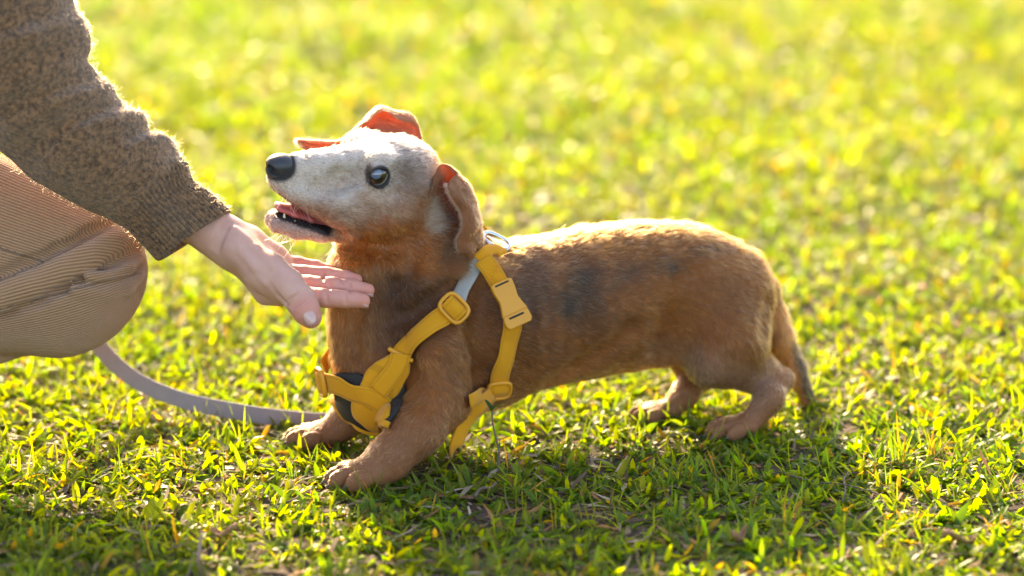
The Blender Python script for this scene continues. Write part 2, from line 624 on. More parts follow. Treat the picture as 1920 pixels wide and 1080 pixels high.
tag(mesh_obj('grass', V1, F1, MAT_LEAF, attrs={'tint': C1}),
    'short broad-leaved green lawn grass covering the ground', 'grass', kind='stuff')
# dry straw between the leaves
st_ = lawn_points(4800, 900)
gp = grass_patch(st_)
st_ = st_[rng.random(len(st_)) < np.clip(0.75 - gp * 0.8, 0.25, 1)]
n = len(st_)
colS = np.array([[0.22, 0.15, 0.09], [0.13, 0.082, 0.05], [0.30, 0.225, 0.155], [0.065, 0.046, 0.036], [0.28, 0.125, 0.05]])[rng.integers(0, 5, n)] * np.exp(rng.normal(0, 0.2, (n, 1)))
V2, F2, C2 = leaves_flat(np.column_stack([st_, terrain(st_[:, 0], st_[:, 1]) + 0.001 + rng.random(n) * 0.005]), rng.random(n) * 6.283, np.clip(rng.normal(0.06, 0.14, n), -0.1, 0.7),
                    np.clip(rng.normal(0.026, 0.011, n), 0.008, 0.07), np.clip(rng.normal(0.0030, 0.0014, n), 0.0009, 0.0075), rng.normal(0.1, 0.3, n), rng.normal(0.1, 0.3, n), colS, rng.normal(0, 0.3, n))
tag(mesh_obj('dry_litter', V2, F2, MAT_STRAW, attrs={'tint': C2}),
    'brown dead straw and leaf scraps lying among the grass', 'litter', kind='stuff')
# ================================================================== the dog
TH = math.radians(20.0)
DF = np.array([-math.cos(TH), -math.sin(TH), 0.0])      # the way the dog faces
DR = np.array([-math.sin(TH), math.cos(TH), 0.0])       # to its right (away from the camera)
DU = np.array([0, 0, 1.0])

def mid_d(u):
    return 3.165 + (u - 630.0) * (0.135 / 700.0)

def D(u, v, w=0.0, dd=0.0):
    """a point of the dog measured at picture (u, v), w metres off its midline plane"""
    return W(u, v, mid_d(u) + w * 0.90 + dd)

dog = SDF((-0.30, -0.14, -0.02), (0.36, 0.34, 0.46), 0.0016)
SQ = dict(q=DR, sq=0.80)
# torso
dog.chain([(D(738, 675), px(84)), (D(800, 635), px(118)), (D(880, 606), px(134)), (D(985, 592), px(141)), (D(1100, 568), px(140)),
           (D(1200, 554), px(137)), (D(1285, 551), px(129)), (D(1333, 560), px(112)), (D(1366, 572), px(82))], 0.02, **SQ)
for s in (-1, 1):                                                  # rib cage edge, flank
    dog.ell(D(1010, 600, s * 0.022), (DF, DR, DU), (px(112), px(78), px(108)), 0.012)
# breast bone and brisket
dog.chain([(D(696, 675), px(56)), (D(715, 735), px(56)), (D(800, 742), px(48)), (D(930, 715), px(46))], 0.03, **SQ)
# neck
dog.chain([(D(716, 430), px(66)), (D(700, 500), px(69)), (D(702, 590), px(73)), (D(712, 680), px(70))], 0.03, q=DR, sq=0.86)
dog.chain([(D(785, 385), px(72)), (D(806, 470), px(86)), (D(835, 560), px(100))], 0.03, q=DR, sq=0.82)
# loose folds of the neck
for (a, b, r) in (((632, 560), (640, 680), 15), ((668, 600), (676, 705), 14), ((742, 500), (722, 640), 13), ((800, 480), (772, 610), 13), ((700, 470), (760, 520), 12)):
    for s in (-1, 1):
        pa = dog.cast(CAM, unit(D(*a) - CAM), 4.0, 2.9); pb = dog.cast(CAM, unit(D(*b) - CAM), 4.0, 2.9)
        if pa is None or pb is None or s > 0: continue
        dog.cone(pa + F_ * 0.004, pb + F_ * 0.004, px(r), px(r), 0.010)
# rump and tail
for s in (-1, 1):
    dog.ell(D(1382, 540, s * 0.028), (DF, DR, DU), (px(62), px(38), px(74)), 0.02)
dog.chain([(D(1402, 490), px(26)), (D(1434, 545, 0.012), px(27)), (D(1457, 625, 0.02), px(30)), (D(1488, 690, 0.03), px(24)), (D(1512, 745, 0.034), px(15)), (D(1518, 768, 0.034), px(6))], 0.004)
# thighs, shins and hind feet
FEET = []
for sgn in (-1, 1):
    if sgn < 0:
        th = [(D(1372, 560, -0.030), px(74)), (D(1364, 640, -0.040), px(74)), (D(1328, 672, -0.044), px(48))]
        shin = [(D(1338, 680, -0.044), px(46)), (D(1420, 700, -0.040), px(36)), (D(1466, 712, -0.036), px(21))]
        gd = ground_d(818)
        mt = [(D(1466, 712, -0.036), px(21)), (W(1442, 745, gd + 0.004), px(26)), (W(1406, 795, gd), px(23))]
        paw = (1378, gd, unit(DF + DR * -0.25), 0.92)
    else:
        th = [(D(1370, 560, 0.030), px(72)), (D(1345, 640, 0.040), px(66)), (D(1300, 672, 0.044), px(44))]
        shin = [(D(1300, 672, 0.044), px(40)), (D(1312, 700, 0.048), px(34))]
        gd = ground_d(788)
        mt = [(D(1312, 700, 0.048), px(30)), (W(1285, 738, gd), px(25)), (W(1260, 768, gd), px(19))]
        paw = (1232, gd, unit(DF), 0.85)
    dog.chain(th, 0.02); dog.chain(shin, 0.014); dog.chain(mt, 0.010)
    FEET.append(paw)
# shoulders and front legs
dog.ell(D(838, 590, -0.042), (unit(DF + DU * -0.7), DR, unit(DU + DF * 0.7)), (px(70), px(40), px(104)), 0.014)
dog.ell(D(815, 600, 0.042), (unit(DF + DU * -0.7), DR, unit(DU + DF * 0.7)), (px(70), px(38), px(104)), 0.02)
gN = ground_d(907)
dog.chain([(D(822, 672, -0.052), px(70)), (D(826, 748, -0.058), px(55)), (W(778, 808, gN + 0.012), px(47)), (W(728, 862, gN + 0.002), px(38)), (W(706, 884, gN), px(33))], 0.014)
dog.cone(D(862, 742, -0.054), D(835, 760, -0.058), px(26), px(34), 0.014)     # elbow
gFr = ground_d(834)
dog.chain([(D(735, 700, 0.050), px(60)), (D(690, 745, 0.056), px(44)), (W(652, 785, gFr), px(32)), (W(624, 810, gFr), px(25))], 0.014)
FEET.append((682, gN - 0.004, unit(DF + DR * -0.10), 1.06))
FEET.append((598, gFr, unit(DF + DR * 0.12), 0.95))
CLAWS = []
for (pu, pd, pdir, k_) in FEET:
    side = np.cross(pdir, DU)
    pc = W(pu, 540, pd); pc[1] = (W(pu, 540 + (ground_d(540) and 0), pd))[1]
    # foot centre on the ground at that distance
    vv = 540 + (CAM[2] / pd - math.sin(PITCH)) * FPX / math.cos(PITCH)
    pc = W(pu, vv, pd); pc[2] = 0.013 * k_
    dog.ell(pc, (pdir, side, DU), (0.027 * k_, 0.020 * k_, 0.0130 * k_), 0.010)
    for sx, fx in ((-0.0180, 0.012), (-0.0062, 0.0245), (0.0062, 0.0245), (0.0180, 0.012)):
        c = pc + side * sx * k_ + pdir * fx * k_; c[2] = 0.0112 * k_
        dog.ell(c, (unit(pdir - DU * 0.25), side, unit(DU + pdir * 0.25)), (0.0150 * k_, 0.0058 * k_, 0.0104 * k_), 0.0012)
        CLAWS.append((c + pdir * 0.0125 * k_ + DU * -0.001, pdir, k_))
def groove(path, r, depth, k):
    pts = [dog.cast(CAM, unit(W(u, v, 1.0) - CAM), 3.8, 2.85) for u, v in path]
    pts = [p for p in pts if p is not None]
    m0 = D(1000, 600)
    for side_ in (0, 1):
        q = []
        for p in pts:
            if side_: p = p - DR * 2 * ((p - m0) @ DR)
            for _ in range(4): p = p - dog.grad(p[None])[0] * dog.val(p[None])[0]
            q.append(p + dog.grad(p[None])[0] * (r - depth))
        for a, b in zip(q[:-1], q[1:]): dog.cone(a, b, r, r, k, op='sub')
groove([(905, 535), (898, 620), (892, 700)], 0.016, 0.0085, 0.014)
groove([(1290, 530), (1274, 600), (1258, 664)], 0.022, 0.0090, 0.018)
groove([(1180, 620), (1130, 660), (1080, 690), (1040, 715)], 0.014, 0.0065, 0.012)
groove([(960, 640), (985, 690)], 0.016, 0.003, 0.012)
groove([(760, 650), (775, 700), (770, 750)], 0.012, 0.0040, 0.012)
groove([(1440, 560), (1432, 620)], 0.010, 0.003, 0.010)
groove([(888, 498), (855, 530), (815, 560), (770, 590), (735, 602)], 0.012, 0.0105, 0.006)      # roll of loose neck skin
groove([(738, 530), (726, 575), (718, 640)], 0.010, 0.0070, 0.006)
groove([(668, 585), (664, 640), (672, 690)], 0.009, 0.0055, 0.006)
groove([(662, 464), (700, 464), (728, 460)], 0.012, 0.0036, 0.010)
for u_ in (990, 1022, 1054, 1086):                               # a hint of ribs
    groove([(u_, 545), (u_ + 10, 600), (u_ + 4, 650)], 0.008, 0.0011, 0.008)
# ---- head, in its own frame
HF = unit(R_ * -0.9 + F_ * -0.45)
hr = R_ * -0.40 + U_ * 0.45 + F_ * 0.80
HR = unit(hr - HF * (hr @ HF))
HU = unit(np.cross(HR, HF))
if HU @ U_ < 0: HU = -HU
HE = W(687, 304, 3.135)
def H(f, h, w=0.0):
    return HE + HF * f + HU * h + HR * w
def HX(u, v, w=0.0):
    """the head point measured at (u, v) that lies w off the head's own midline plane"""
    d = W(u, v, 1.0) - CAM
    t = ((HE + HR * w - CAM) @ HR) / (d @ HR)
    p = CAM + d * t - HE
    return H(p @ HF, p @ HU, w)
def mir(p):
    return p - HR * 2 * ((p - HE) @ HR)
HA = (HF, HR, HU)
dog.ell(H(-0.034, -0.012), HA, (0.050, 0.043, 0.040), 0.012)
dog.ell(H(-0.024, -0.036), HA, (0.056, 0.034, 0.040), 0.02)
for s in (-1, 1):
    dog.ell(H(-0.036, -0.040, s * 0.024), HA, (0.042, 0.022, 0.036), 0.014)      # cheek
    dog.ell(H(-0.006, 0.012, s * 0.022), HA, (0.020, 0.014, 0.012), 0.008)        # brow
    dog.cone(H(-0.014, -0.018, s * 0.034), H(0.028, -0.026, s * 0.024), 0.008, 0.009, 0.012)   # cheek bone
    fx = (lambda p: p) if s < 0 else mir
    lip = [(fx(HX(536, 352, -0.008)), 0.0105), (fx(HX(560, 362, -0.0115)), 0.0125), (fx(HX(592, 378, -0.0165)), 0.0150), (fx(HX(630, 392, -0.021)), 0.0185), (fx(HX(665, 398, -0.022)), 0.021)]
    dog.chain(lip, 0.010)
    jaw = [(fx(HX(520, 421, -0.0065)), 0.0085), (fx(HX(555, 431, -0.0115)), 0.0085), (fx(HX(600, 434, -0.0165)), 0.0095), (fx(HX(650, 428, -0.021)), 0.0140), (fx(HX(690, 415, -0.022)), 0.018)]
    dog.chain(jaw, 0.006)
dog.cone(H(-0.010, -0.002), H(0.090, -0.0095), 0.024, 0.0150, 0.010, HR, 0.92)    # bridge of the muzzle
dog.cone(H(0.05, -0.020), H(0.094, -0.019), 0.020, 0.0132, 0.008)
dog.cone(HX(524, 408), HX(590, 414), 0.0080, 0.010, 0.006)                        # chin
dog.ell(H(-0.040, -0.060), HA, (0.046, 0.032, 0.030), 0.02)                       # throat side of the jaws
# mouth: a wedge between the jaws
for t in np.linspace(0, 1, 11):
    c = HX(500 + 110 * t, 381 + 40 * t, -0.017); c = c - HR * ((c - HE) @ HR)
    r = 0.0120 * (1 - t) + 0.0036 * t
    dog.ell(c, HA, (0.010, 0.036, r), 0.0015, 'sub')
# eye sockets
EYES = [H(0.001, 0.0005, s * 0.0305) for s in (-1, 1)]
EYE_R = 0.0126
for s, e in zip((-1, 1), EYES):
    dog.ell(e + HR * s * 0.002, HA, (0.0152, 0.0135, 0.0146), 0.004)
    dog.ell(e + HR * s * 0.0125 + HF * 0.0005, (unit(HF + HU * 0.25), HR, unit(HU - HF * 0.25)), (0.0120, 0.0075, 0.0106), 0.0015, 'sub')
def hgroove(path, w, r, depth, k):
    for s in (-1, 1):
        q = []
        for u, v in path:
            p = HX(u, v, w); p = p if s < 0 else mir(p)
            for _ in range(6): p = p - dog.grad(p[None])[0] * dog.val(p[None])[0]
            q.append(p + dog.grad(p[None])[0] * (r - depth))
        for a, b in zip(q[:-1], q[1:]): dog.cone(a, b, r, r, k, op='sub')
hgroove([(622, 428), (648, 438), (672, 440)], -0.026, 0.006, 0.0030, 0.005)         # fold behind the mouth corner
hgroove([(610, 352), (640, 352), (668, 350)], -0.022, 0.012, 0.0030, 0.008)         # hollow of the muzzle
hgroove([(748, 318), (752, 340), (742, 362)], -0.038, 0.010, 0.0028, 0.008)         # temple
hgroove([(692, 356), (712, 364), (734, 358)], -0.036, 0.005, 0.0016, 0.004)         # under the eye
hgroove([(640, 395), (672, 408), (700, 402)], -0.034, 0.010, 0.0018, 0.008)         # cheek
hgroove([(588, 350), (586, 368)], -0.020, 0.006, 0.0010, 0.005)
dog.cone(HX(660, 436, -0.024), HX(676, 440, -0.026), 0.0080, 0.0070, 0.006)         # loose lip
DV, DQ = dog.mesh()
# skin relief
_n = dog.grad(DV)
_t = (DV - HE)
_hd = sstep(0.16, 0.10, np.linalg.norm(_t, axis=1))
DV = DV + _n * ((fbm(DV * 38, 3) * 0.0016 + fbm(DV * np.array([90, 90, 45]), 5) * 0.0007) * (1 - 0.75 * _hd))[:, None]

def sheet(name, ctrl, mat, parent, nu=26, nv=20, thick=0.0026):
    """a curved flap through a grid of points -> mesh, plus its points for hair"""
    C = np.array(ctrl)                                  # (rows, cols, 3)
    A = np.stack([spline(C[:, j], nu) for j in range(C.shape[1])], 1)
    B = np.stack([spline(A[i], nv) for i in range(nu)], 0)
    V = B.reshape(-1, 3)
    Q = np.array([(i * nv + j, i * nv + j + 1, (i + 1) * nv + j + 1, (i + 1) * nv + j) for i in range(nu - 1) for j in range(nv - 1)])
    return B, V, Q
# ------------------------------------------------------------------ coat colours (pigment of skin and hair, some shade and glow painted in)
def segdist(p, a, b):
    ba = b - a
    t = np.clip(((p - a) @ ba) / (ba @ ba), 0, 1)
    return np.linalg.norm(p - a - t[:, None] * ba, axis=1), t
MOUTH = []
for t in np.linspace(0, 1, 11):
    c = HX(500 + 110 * t, 381 + 40 * t, -0.017); c = c - HR * ((c - HE) @ HR)
    MOUTH.append(c)
MOUTH = np.array(MOUTH)
TAN = np.array([0.262, 0.082, 0.016]); GREY = np.array([0.66, 0.535, 0.445]); DARK = np.array([0.052, 0.034, 0.023])
ORANGE = np.array([0.52, 0.185, 0.045]); LEG = np.array([0.31, 0.125, 0.052]); BLACK = np.array([0.012, 0.011, 0.012]); PINK = np.array([0.36, 0.10, 0.095])
NECK_SHADE = np.array([0.085, 0.032, 0.011])

def coat(p):
    """pigment with some painted shade and glow, hair length factor at points of the body surface"""
    n = len(p)
    c = np.repeat(TAN[None], n, 0)
    q = p - HE
    hf, hu, hw = q @ HF, q @ HU, q @ HR
    nz = fbm(p * 45, 71, 3); nz2 = fbm(p * 16, 77, 3)
    def lay(col, w):
        nonlocal c
        w = np.clip(w, 0, 1)[:, None]
        c = c * (1 - w) + np.asarray(col) * w
    lay(TAN * 0.72, 0.75 * sstep(-0.15, 0.5, nz2))
    lay(TAN * np.array([1.25, 1.3, 1.45]), 0.6 * sstep(0.0, 0.6, -nz2))
    # grizzled saddle: patches along back and shoulder
    for (u, v, w, ru, rv, s) in ((1020, 510, -0.05, 120, 70, 0.5), (1125, 488, -0.05, 62, 36, 0.95), (1200, 478, -0.045, 44, 30, 0.92), (960, 550, -0.05, 60, 90, 0.48), (1070, 555, -0.05, 90, 60, 0.34), (1050, 500, -0.05, 40, 26, 0.8), (1015, 540, -0.05, 30, 24, 0.8), (1290, 448, -0.03, 40, 14, 0.5), (1010, 690, -0.05, 60, 30, 0.4), (1330, 530, -0.05, 50, 60, 0.25), (905, 560, -0.06, 30, 90, 0.5), (900, 690, -0.06, 26, 60, 0.55)):
        for sd in (-1, 1):
            cc = D(u, v, 0.0) + DR * (-w * sd * 1.15)
            e = p - cc
            r = np.sqrt(((e @ DF) / px(ru)) ** 2 + ((e @ DU) / px(rv)) ** 2 + ((e @ DR) / 0.05) ** 2)
            lay(DARK, s * sstep(1.45, 0.30, r + nz * 0.9 + nz2 * 0.35))
    # neck: fold shade painted down the side; orange throat, backlit glow painted in
    dn, _ = segdist(p, D(800, 470, -0.05), D(760, 610, -0.06)); lay(NECK_SHADE, 0.9 * sstep(0.058, 0.018, dn + nz * 0.018))
    dn, _ = segdist(p, D(740, 500, -0.05), D(715, 560, -0.05)); lay(NECK_SHADE, 0.55 * sstep(0.03, 0.008, dn + nz * 0.01))
    dt, _ = segdist(p, D(640, 465, 0), D(650, 560, 0)); lay(ORANGE, 0.95 * sstep(0.055, 0.018, dt))
    db, _ = segdist(p, D(1040, 745, 0), D(1230, 712, 0)); lay(ORANGE * 0.95, 0.7 * sstep(0.055, 0.02, db))
    sh, _ = segdist(p, D(880, 560, -0.06), D(860, 700, -0.07)); lay(TAN * 0.55, 0.6 * sstep(0.05, 0.02, sh + nz * 0.02))  # shading painted over the shoulder
    # legs paler
    lowz = sstep(0.085, 0.035, p[:, 2]); lay(LEG, 0.85 * lowz)
    lay(LEG * 1.25, 0.5 * sstep(0.03, 0.008, p[:, 2]))
    dth, _ = segdist(p, D(1250, 690, -0.05), D(1400, 715, -0.06)); lay(np.array([0.27, 0.175, 0.12]), 0.5 * sstep(0.045, 0.015, dth))
    # tail
    td, tt = segdist(p, D(1448, 590, 0.02), D(1520, 770, 0.034)); lay(ORANGE * 1.2, sstep(0.026, 0.018, td))
    td2, _ = segdist(p, D(1490, 650, 0.02), D(1526, 740, 0.03)); lay(DARK, 0.95 * sstep(0.0175, 0.010, td2 + nz * 0.002) * sstep(0.03, 0.02, td))
    # head: white face over a tan cheek
    inhead = sstep(-0.085, -0.062, hf) * sstep(-0.105, -0.085, hu)
    lay(TAN * np.array([1.22, 1.15, 1.1]), inhead * 0.9)
    face = inhead * sstep(-0.054, 0.004, hu + 0.22 * hf + nz * 0.022) * sstep(-0.078, -0.020, hf + nz * 0.012)
    lay(GREY, face)
    brow = np.exp(-((hf + 0.034) / 0.026) ** 2 - ((hu - 0.006) / 0.026) ** 2); lay(np.array([0.21, 0.135, 0.098]), 0.95 * brow * inhead)
    lay(GREY * 1.12, inhead * 0.75 * np.exp(-(hw / 0.012) ** 2) * sstep(-0.01, 0.01, hf) * sstep(-0.01, 0.0, hu))
    lay(np.array([0.29, 0.150, 0.082]), 0.75 * inhead * sstep(-0.026, -0.040, hu + nz * 0.006) * sstep(0.0, 0.03, hf))
    chin = sstep(0.03, 0.05, hf) * sstep(-0.058, -0.064, hu); lay(np.array([0.46, 0.30, 0.25]), chin * inhead)
    # muzzle smudge behind the nose
    sm = np.linalg.norm(q - (HX(575, 298, 0.0) - HE), axis=1); lay(np.array([0.16, 0.11, 0.09]), 0.7 * sstep(0.016, 0.004, sm + nz * 0.004))
    hl = np.ones(n)
    # eye rims
    for s, e in zip((-1, 1), EYES):
        r = np.linalg.norm(p - (e + HR * s * 0.0095), axis=1)
        lay(BLACK * 1.6, sstep(0.0138, 0.0128, r)); hl *= np.where(r < 0.0126, 0.0, np.where(r < 0.017, 0.8, 1))
        ic, _t = segdist(p, e + HF * 0.014 + HU * 0.003 + HR * s * 0.008, e + HF * 0.021 + HU * 0.008 + HR * s * 0.002)
        lay(np.array([0.05, 0.035, 0.03]), 0.95 * sstep(0.0125, 0.004, ic + nz * 0.004))
    # mouth lining and lips
    dmin = np.full(n, 9.0); tm = np.zeros(n)
    for k in range(10):
        e = q - (MOUTH[k] - HE); ax = MOUTH[k + 1] - MOUTH[k]
        e = e - np.outer(e @ HR, HR); t = np.clip((e @ ax) / (ax @ ax), 0, 1)
        d = np.linalg.norm(e - t[:, None] * ax, axis=1); u = d < dmin
        dmin = np.where(u, d, dmin); tm = np.where(u, (k + t) / 10, tm)
    rw = 0.0120 * (1 - tm) + 0.0036 * tm
    lat = (np.abs(hw) < 0.05) & (hf > 0.0)
    inside = sstep(rw + 0.0022, rw + 0.0008, dmin) * lat
    lowside = (hu + 0.066 + 0.0 * hf) < 0.2
    wl = MOUTH[0] * (1 - tm[:, None]) + MOUTH[-1] * tm[:, None]
    below = ((p - wl) @ HU) < 0.0
    lip = sstep(rw + 0.0068, rw + 0.0036, dmin) * lat * np.where(below, 1.0, 0.0) * sstep(0.2, 0.4, tm + nz * 0.15)
    lip2 = sstep(rw + 0.0040, rw + 0.0024, dmin) * lat * np.where(below, 1.0, 0.0)
    lipu = sstep(rw + 0.0030, rw + 0.0018, dmin) * lat * np.where(below, 0.0, 1.0)
    lay(PINK, inside); lay(BLACK * 1.3, np.maximum(lip, lip2)); lay(np.array([0.14, 0.07, 0.06]), lipu * 0.8)
    hl *= np.where((inside > 0.3) | (lip > 0.6) | (lip2 > 0.5), 0.0, 1.0)
    lay(BLACK * 1.5, sstep(0.0195, 0.0165, np.linalg.norm(q - (NOSE_C - HE), axis=1) + nz * 0.001))
    hl *= np.where(np.linalg.norm(q - (NOSE_C - HE), axis=1) < 0.0175, 0.0, 1)
    return np.clip(c, 0.004, 0.85), hl
NOSE_C = H(0.0955, -0.0070)

dog_root = empty('dachshund', tuple(W(1000, 815, 3.22) * np.array([1, 1, 0])))
tag(dog_root, 'tan dachshund with grey muzzle, mouth open, looking up at the crouching person', 'dog')

m = NT('dog_skin')
at = m.attr('coat')
m.pbr(at.outputs['Color'], 0.62, m.bump(m.noise(900, 3), 0.25, 0.0008), Specular_IOR_Level=0.3)
skin_cols, skin_hl = coat(DV)
skin_cols = np.where((skin_hl > 0.1)[:, None], skin_cols * 0.70, skin_cols)          # skin under the hair darkened, shade painted into the gaps
dog_body = mesh_obj('body', DV, DQ, MATS['dog_skin'], dog_root, attrs={'coat': skin_cols})

# ---- ears
m = NT('ear_leather')
at = m.attr('tint')
b = m.n('ShaderNodeBsdfPrincipled'); m.l(at.outputs['Color'], b.inputs['Base Color']); b.inputs['Roughness'].default_value = 0.7
m.l(m.bump(m.noise(700, 3), 0.4, 0.0008), b.inputs['Normal'])
t = m.n('ShaderNodeBsdfTranslucent'); m.l(m.mix(1.0, at.outputs['Color'], (1.7, 1.0, 0.5), 'MULTIPLY'), t.inputs['Color'])
mx = m.n('ShaderNodeMixShader'); mx.inputs[0].default_value = 0.38
m.l(b.outputs[0], mx.inputs[1]); m.l(t.outputs[0], mx.inputs[2]); m.l(mx.outputs[0], m.out.inputs[0])

def ear(ctrl, colfn, thick):
    B, V, Q = sheet('ear', ctrl, None, None, 40, 34)
    V = V + HR * (fbm(V * 55, 32, 2) * 0.0045 + fbm(V * 120, 33, 2) * 0.0022 + fbm(V * 240, 34, 2) * 0.0008)[:, None] + HF * (fbm(V * 95, 35, 2) * 0.0018)[:, None]
    jj_ = np.tile(np.linspace(0, 1, 34), 40)
    V = V + HR * (0.0016 * np.sin(jj_ * 26 + 3 * fbm(V * 60, 36, 2)) * sstep(0.2, 0.5, jj_))[:, None]
    B = V.reshape(B.shape)
    o = mesh_obj('ear', V, Q, MATS['ear_leather'], dog_root, attrs={'tint': colfn(B).reshape(-1, 3)})
    so = o.modifiers.new('thickness', 'SOLIDIFY'); so.thickness = thick; so.offset = 0
    sb = o.modifiers.new('round', 'SUBSURF'); sb.levels = sb.render_levels = 1
    return o, B, V, Q
def er(u, v, w): return HX(u, v, w)
near_ctrl = [
    [er(819, 318, -0.034), er(826, 309, -0.036), er(838, 309, -0.040), er(857, 324, -0.048), er(850, 335, -0.054), er(837, 342, -0.056)],
    [er(807, 356, -0.042), er(826, 352, -0.036), er(856, 344, -0.040), er(881, 352, -0.050), er(874, 364, -0.063), er(846, 368, -0.064)],
    [er(796, 397, -0.046), er(832, 398, -0.038), er(872, 388, -0.042), er(897, 397, -0.054), er(888, 412, -0.070), er(866, 408, -0.066)],
    [er(803, 437, -0.048), er(838, 440, -0.044), er(878, 436, -0.046), er(903, 441, -0.056), er(890, 446, -0.070), er(857, 456, -0.064)],
    [er(846, 473, -0.054), er(860, 481, -0.054), er(882, 484, -0.055), er(901, 484, -0.060), er(890, 490, -0.065), er(872, 490, -0.063)]]
def near_col(B):
    nu, nv, _ = B.shape
    c = np.repeat(np.repeat(np.array([[[0.30, 0.125, 0.055]]]), nu, 0), nv, 1).copy()
    j = np.linspace(0, 1, nv)[None, :, None]; i = np.linspace(0, 1, nu)[:, None, None]
    can = np.exp(-((j - 0.30) / 0.14) ** 2 - ((i - 0.58) / 0.26) ** 2); c = c * (1 - can) + np.array([0.13, 0.045, 0.038]) * can
    vn = (fbm(B.reshape(-1, 3) * np.array([140, 140, 60]), 66, 3).reshape(nu, nv, 1)); c = c * (1 + 0.45 * vn)
    wh = np.exp(-((j - 0.05) / 0.10) ** 2 - ((i - 0.5) / 0.25) ** 2); c = c * (1 - wh) + np.array([0.33, 0.24, 0.18]) * wh
    return c
def far_col(B):
    nu, nv, _ = B.shape
    return np.repeat(np.repeat(np.array([[[0.42, 0.20, 0.11]]]), nu, 0), nv, 1).copy()
far_ctrl = [
    [er(752, 282, 0.030), er(768, 268, 0.036), er(782, 262, 0.040), er(790, 274, 0.036)],
    [er(738, 262, 0.040), er(750, 238, 0.056), er(774, 218, 0.050), er(783, 240, 0.040)],
    [er(716, 258, 0.046), er(722, 226, 0.066), er(742, 210, 0.058), er(748, 224, 0.046)],
    [er(692, 262, 0.050), er(694, 234, 0.070), er(704, 207, 0.064), er(716, 209, 0.052)],
    [er(656, 290, 0.046), er(656, 278, 0.064), er(658, 262, 0.062), er(664, 244, 0.056)],
    [er(624, 296, 0.046), er(626, 286, 0.060), er(630, 276, 0.062), er(638, 262, 0.058)],
    [er(584, 288, 0.050), er(582, 282, 0.060), er(580, 272, 0.062), er(578, 263, 0.060)],
    [er(566, 276, 0.052), er(563, 272, 0.058), er(560, 267, 0.060), er(559, 263, 0.060)]]
ear_n, eB, eV, eQ = ear(near_ctrl, near_col, 0.0024)
ear_f, fB, fV, fQ = ear(far_ctrl, far_col, 0.0022)

# ---- eyes
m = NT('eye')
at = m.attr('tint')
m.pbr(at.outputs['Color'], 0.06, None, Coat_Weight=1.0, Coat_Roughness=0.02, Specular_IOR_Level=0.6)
for s, e in zip((-1, 1), EYES):
    gaze = unit(HR * s * 0.80 + HF * 0.42 + HU * 0.42)
    gx_ = unit(np.cross(gaze, DU)); gy_ = np.cross(gx_, gaze)
    nt_, np_ = 30, 40
    th_ = np.linspace(0, math.pi, nt_); ph_ = np.linspace(0, 2 * math.pi, np_, endpoint=False)
    Vv = []; Cc = []
    for t_ in th_:
        r_ = EYE_R * (1 + 0.05 * math.exp(-(t_ / 0.6) ** 2))
        for f_ in ph_:
            Vv.append(e + r_ * (gaze * math.cos(t_) + (gx_ * math.cos(f_) + gy_ * math.sin(f_)) * math.sin(t_)))
            Cc.append((0.080, 0.115, 0.190) if t_ < 0.50 else ((0.014, 0.009, 0.006) if t_ < 0.95 else ((0.008, 0.006, 0.005) if t_ < 1.10 else (0.34, 0.30, 0.27))))  # blue pupil: clouding, plus reflected sky painted into the colour
    Vv = np.array(Vv)
    Fq = np.array([(i * np_ + j, (i + 1) * np_ + j, (i + 1) * np_ + (j + 1) % np_, i * np_ + (j + 1) % np_) for i in range(nt_ - 1) for j in range(np_)])
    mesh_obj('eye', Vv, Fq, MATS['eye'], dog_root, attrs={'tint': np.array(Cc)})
# ---- nose
nose = SDF(NOSE_C - 0.03, NOSE_C + 0.03, 0.0006)
nose.ell(NOSE_C + HU * 0.0025 + HF * 0.0005, (unit(HF - HU * 0.10), HR, unit(HU + HF * 0.10)), (0.0168, 0.0138, 0.0112), 0.004)
nose.ell(NOSE_C - HU * 0.0055 + HF * 0.0015, HA, (0.0135, 0.0120, 0.0105), 0.005)
nose.cone(NOSE_C + HF * 0.017 + HU * 0.004, NOSE_C + HF * 0.016 - HU * 0.018, 0.0010, 0.0012, 0.0015, op='sub')
for s in (-1, 1):
    nose.ell(NOSE_C + HF * 0.0125 + HR * s * 0.0068 - HU * 0.001, (HF, unit(HR + HU * 0.3 * s), HU), (0.0080, 0.0052, 0.0050), 0.0012, 'sub')
    nose.cone(NOSE_C + HF * 0.0105 + HR * s * 0.0098 - HU * 0.003, NOSE_C + HF * 0.002 + HR * s * 0.0135 - HU * 0.0065, 0.0030, 0.0016, 0.0012, op='sub')
nV, nQ = nose.mesh()
m = NT('nose_leather')
vo = m.n('ShaderNodeTexVoronoi'); vo.inputs['Scale'].default_value = 900; m.l(m.coord(), vo.inputs['Vector'])
m.pbr((0.030, 0.032, 0.037), 0.40, m.bump(vo.outputs[0], 0.35, 0.0006), Specular_IOR_Level=0.5)
mesh_obj('nose', nV, nQ, MATS['nose_leather'], dog_root)
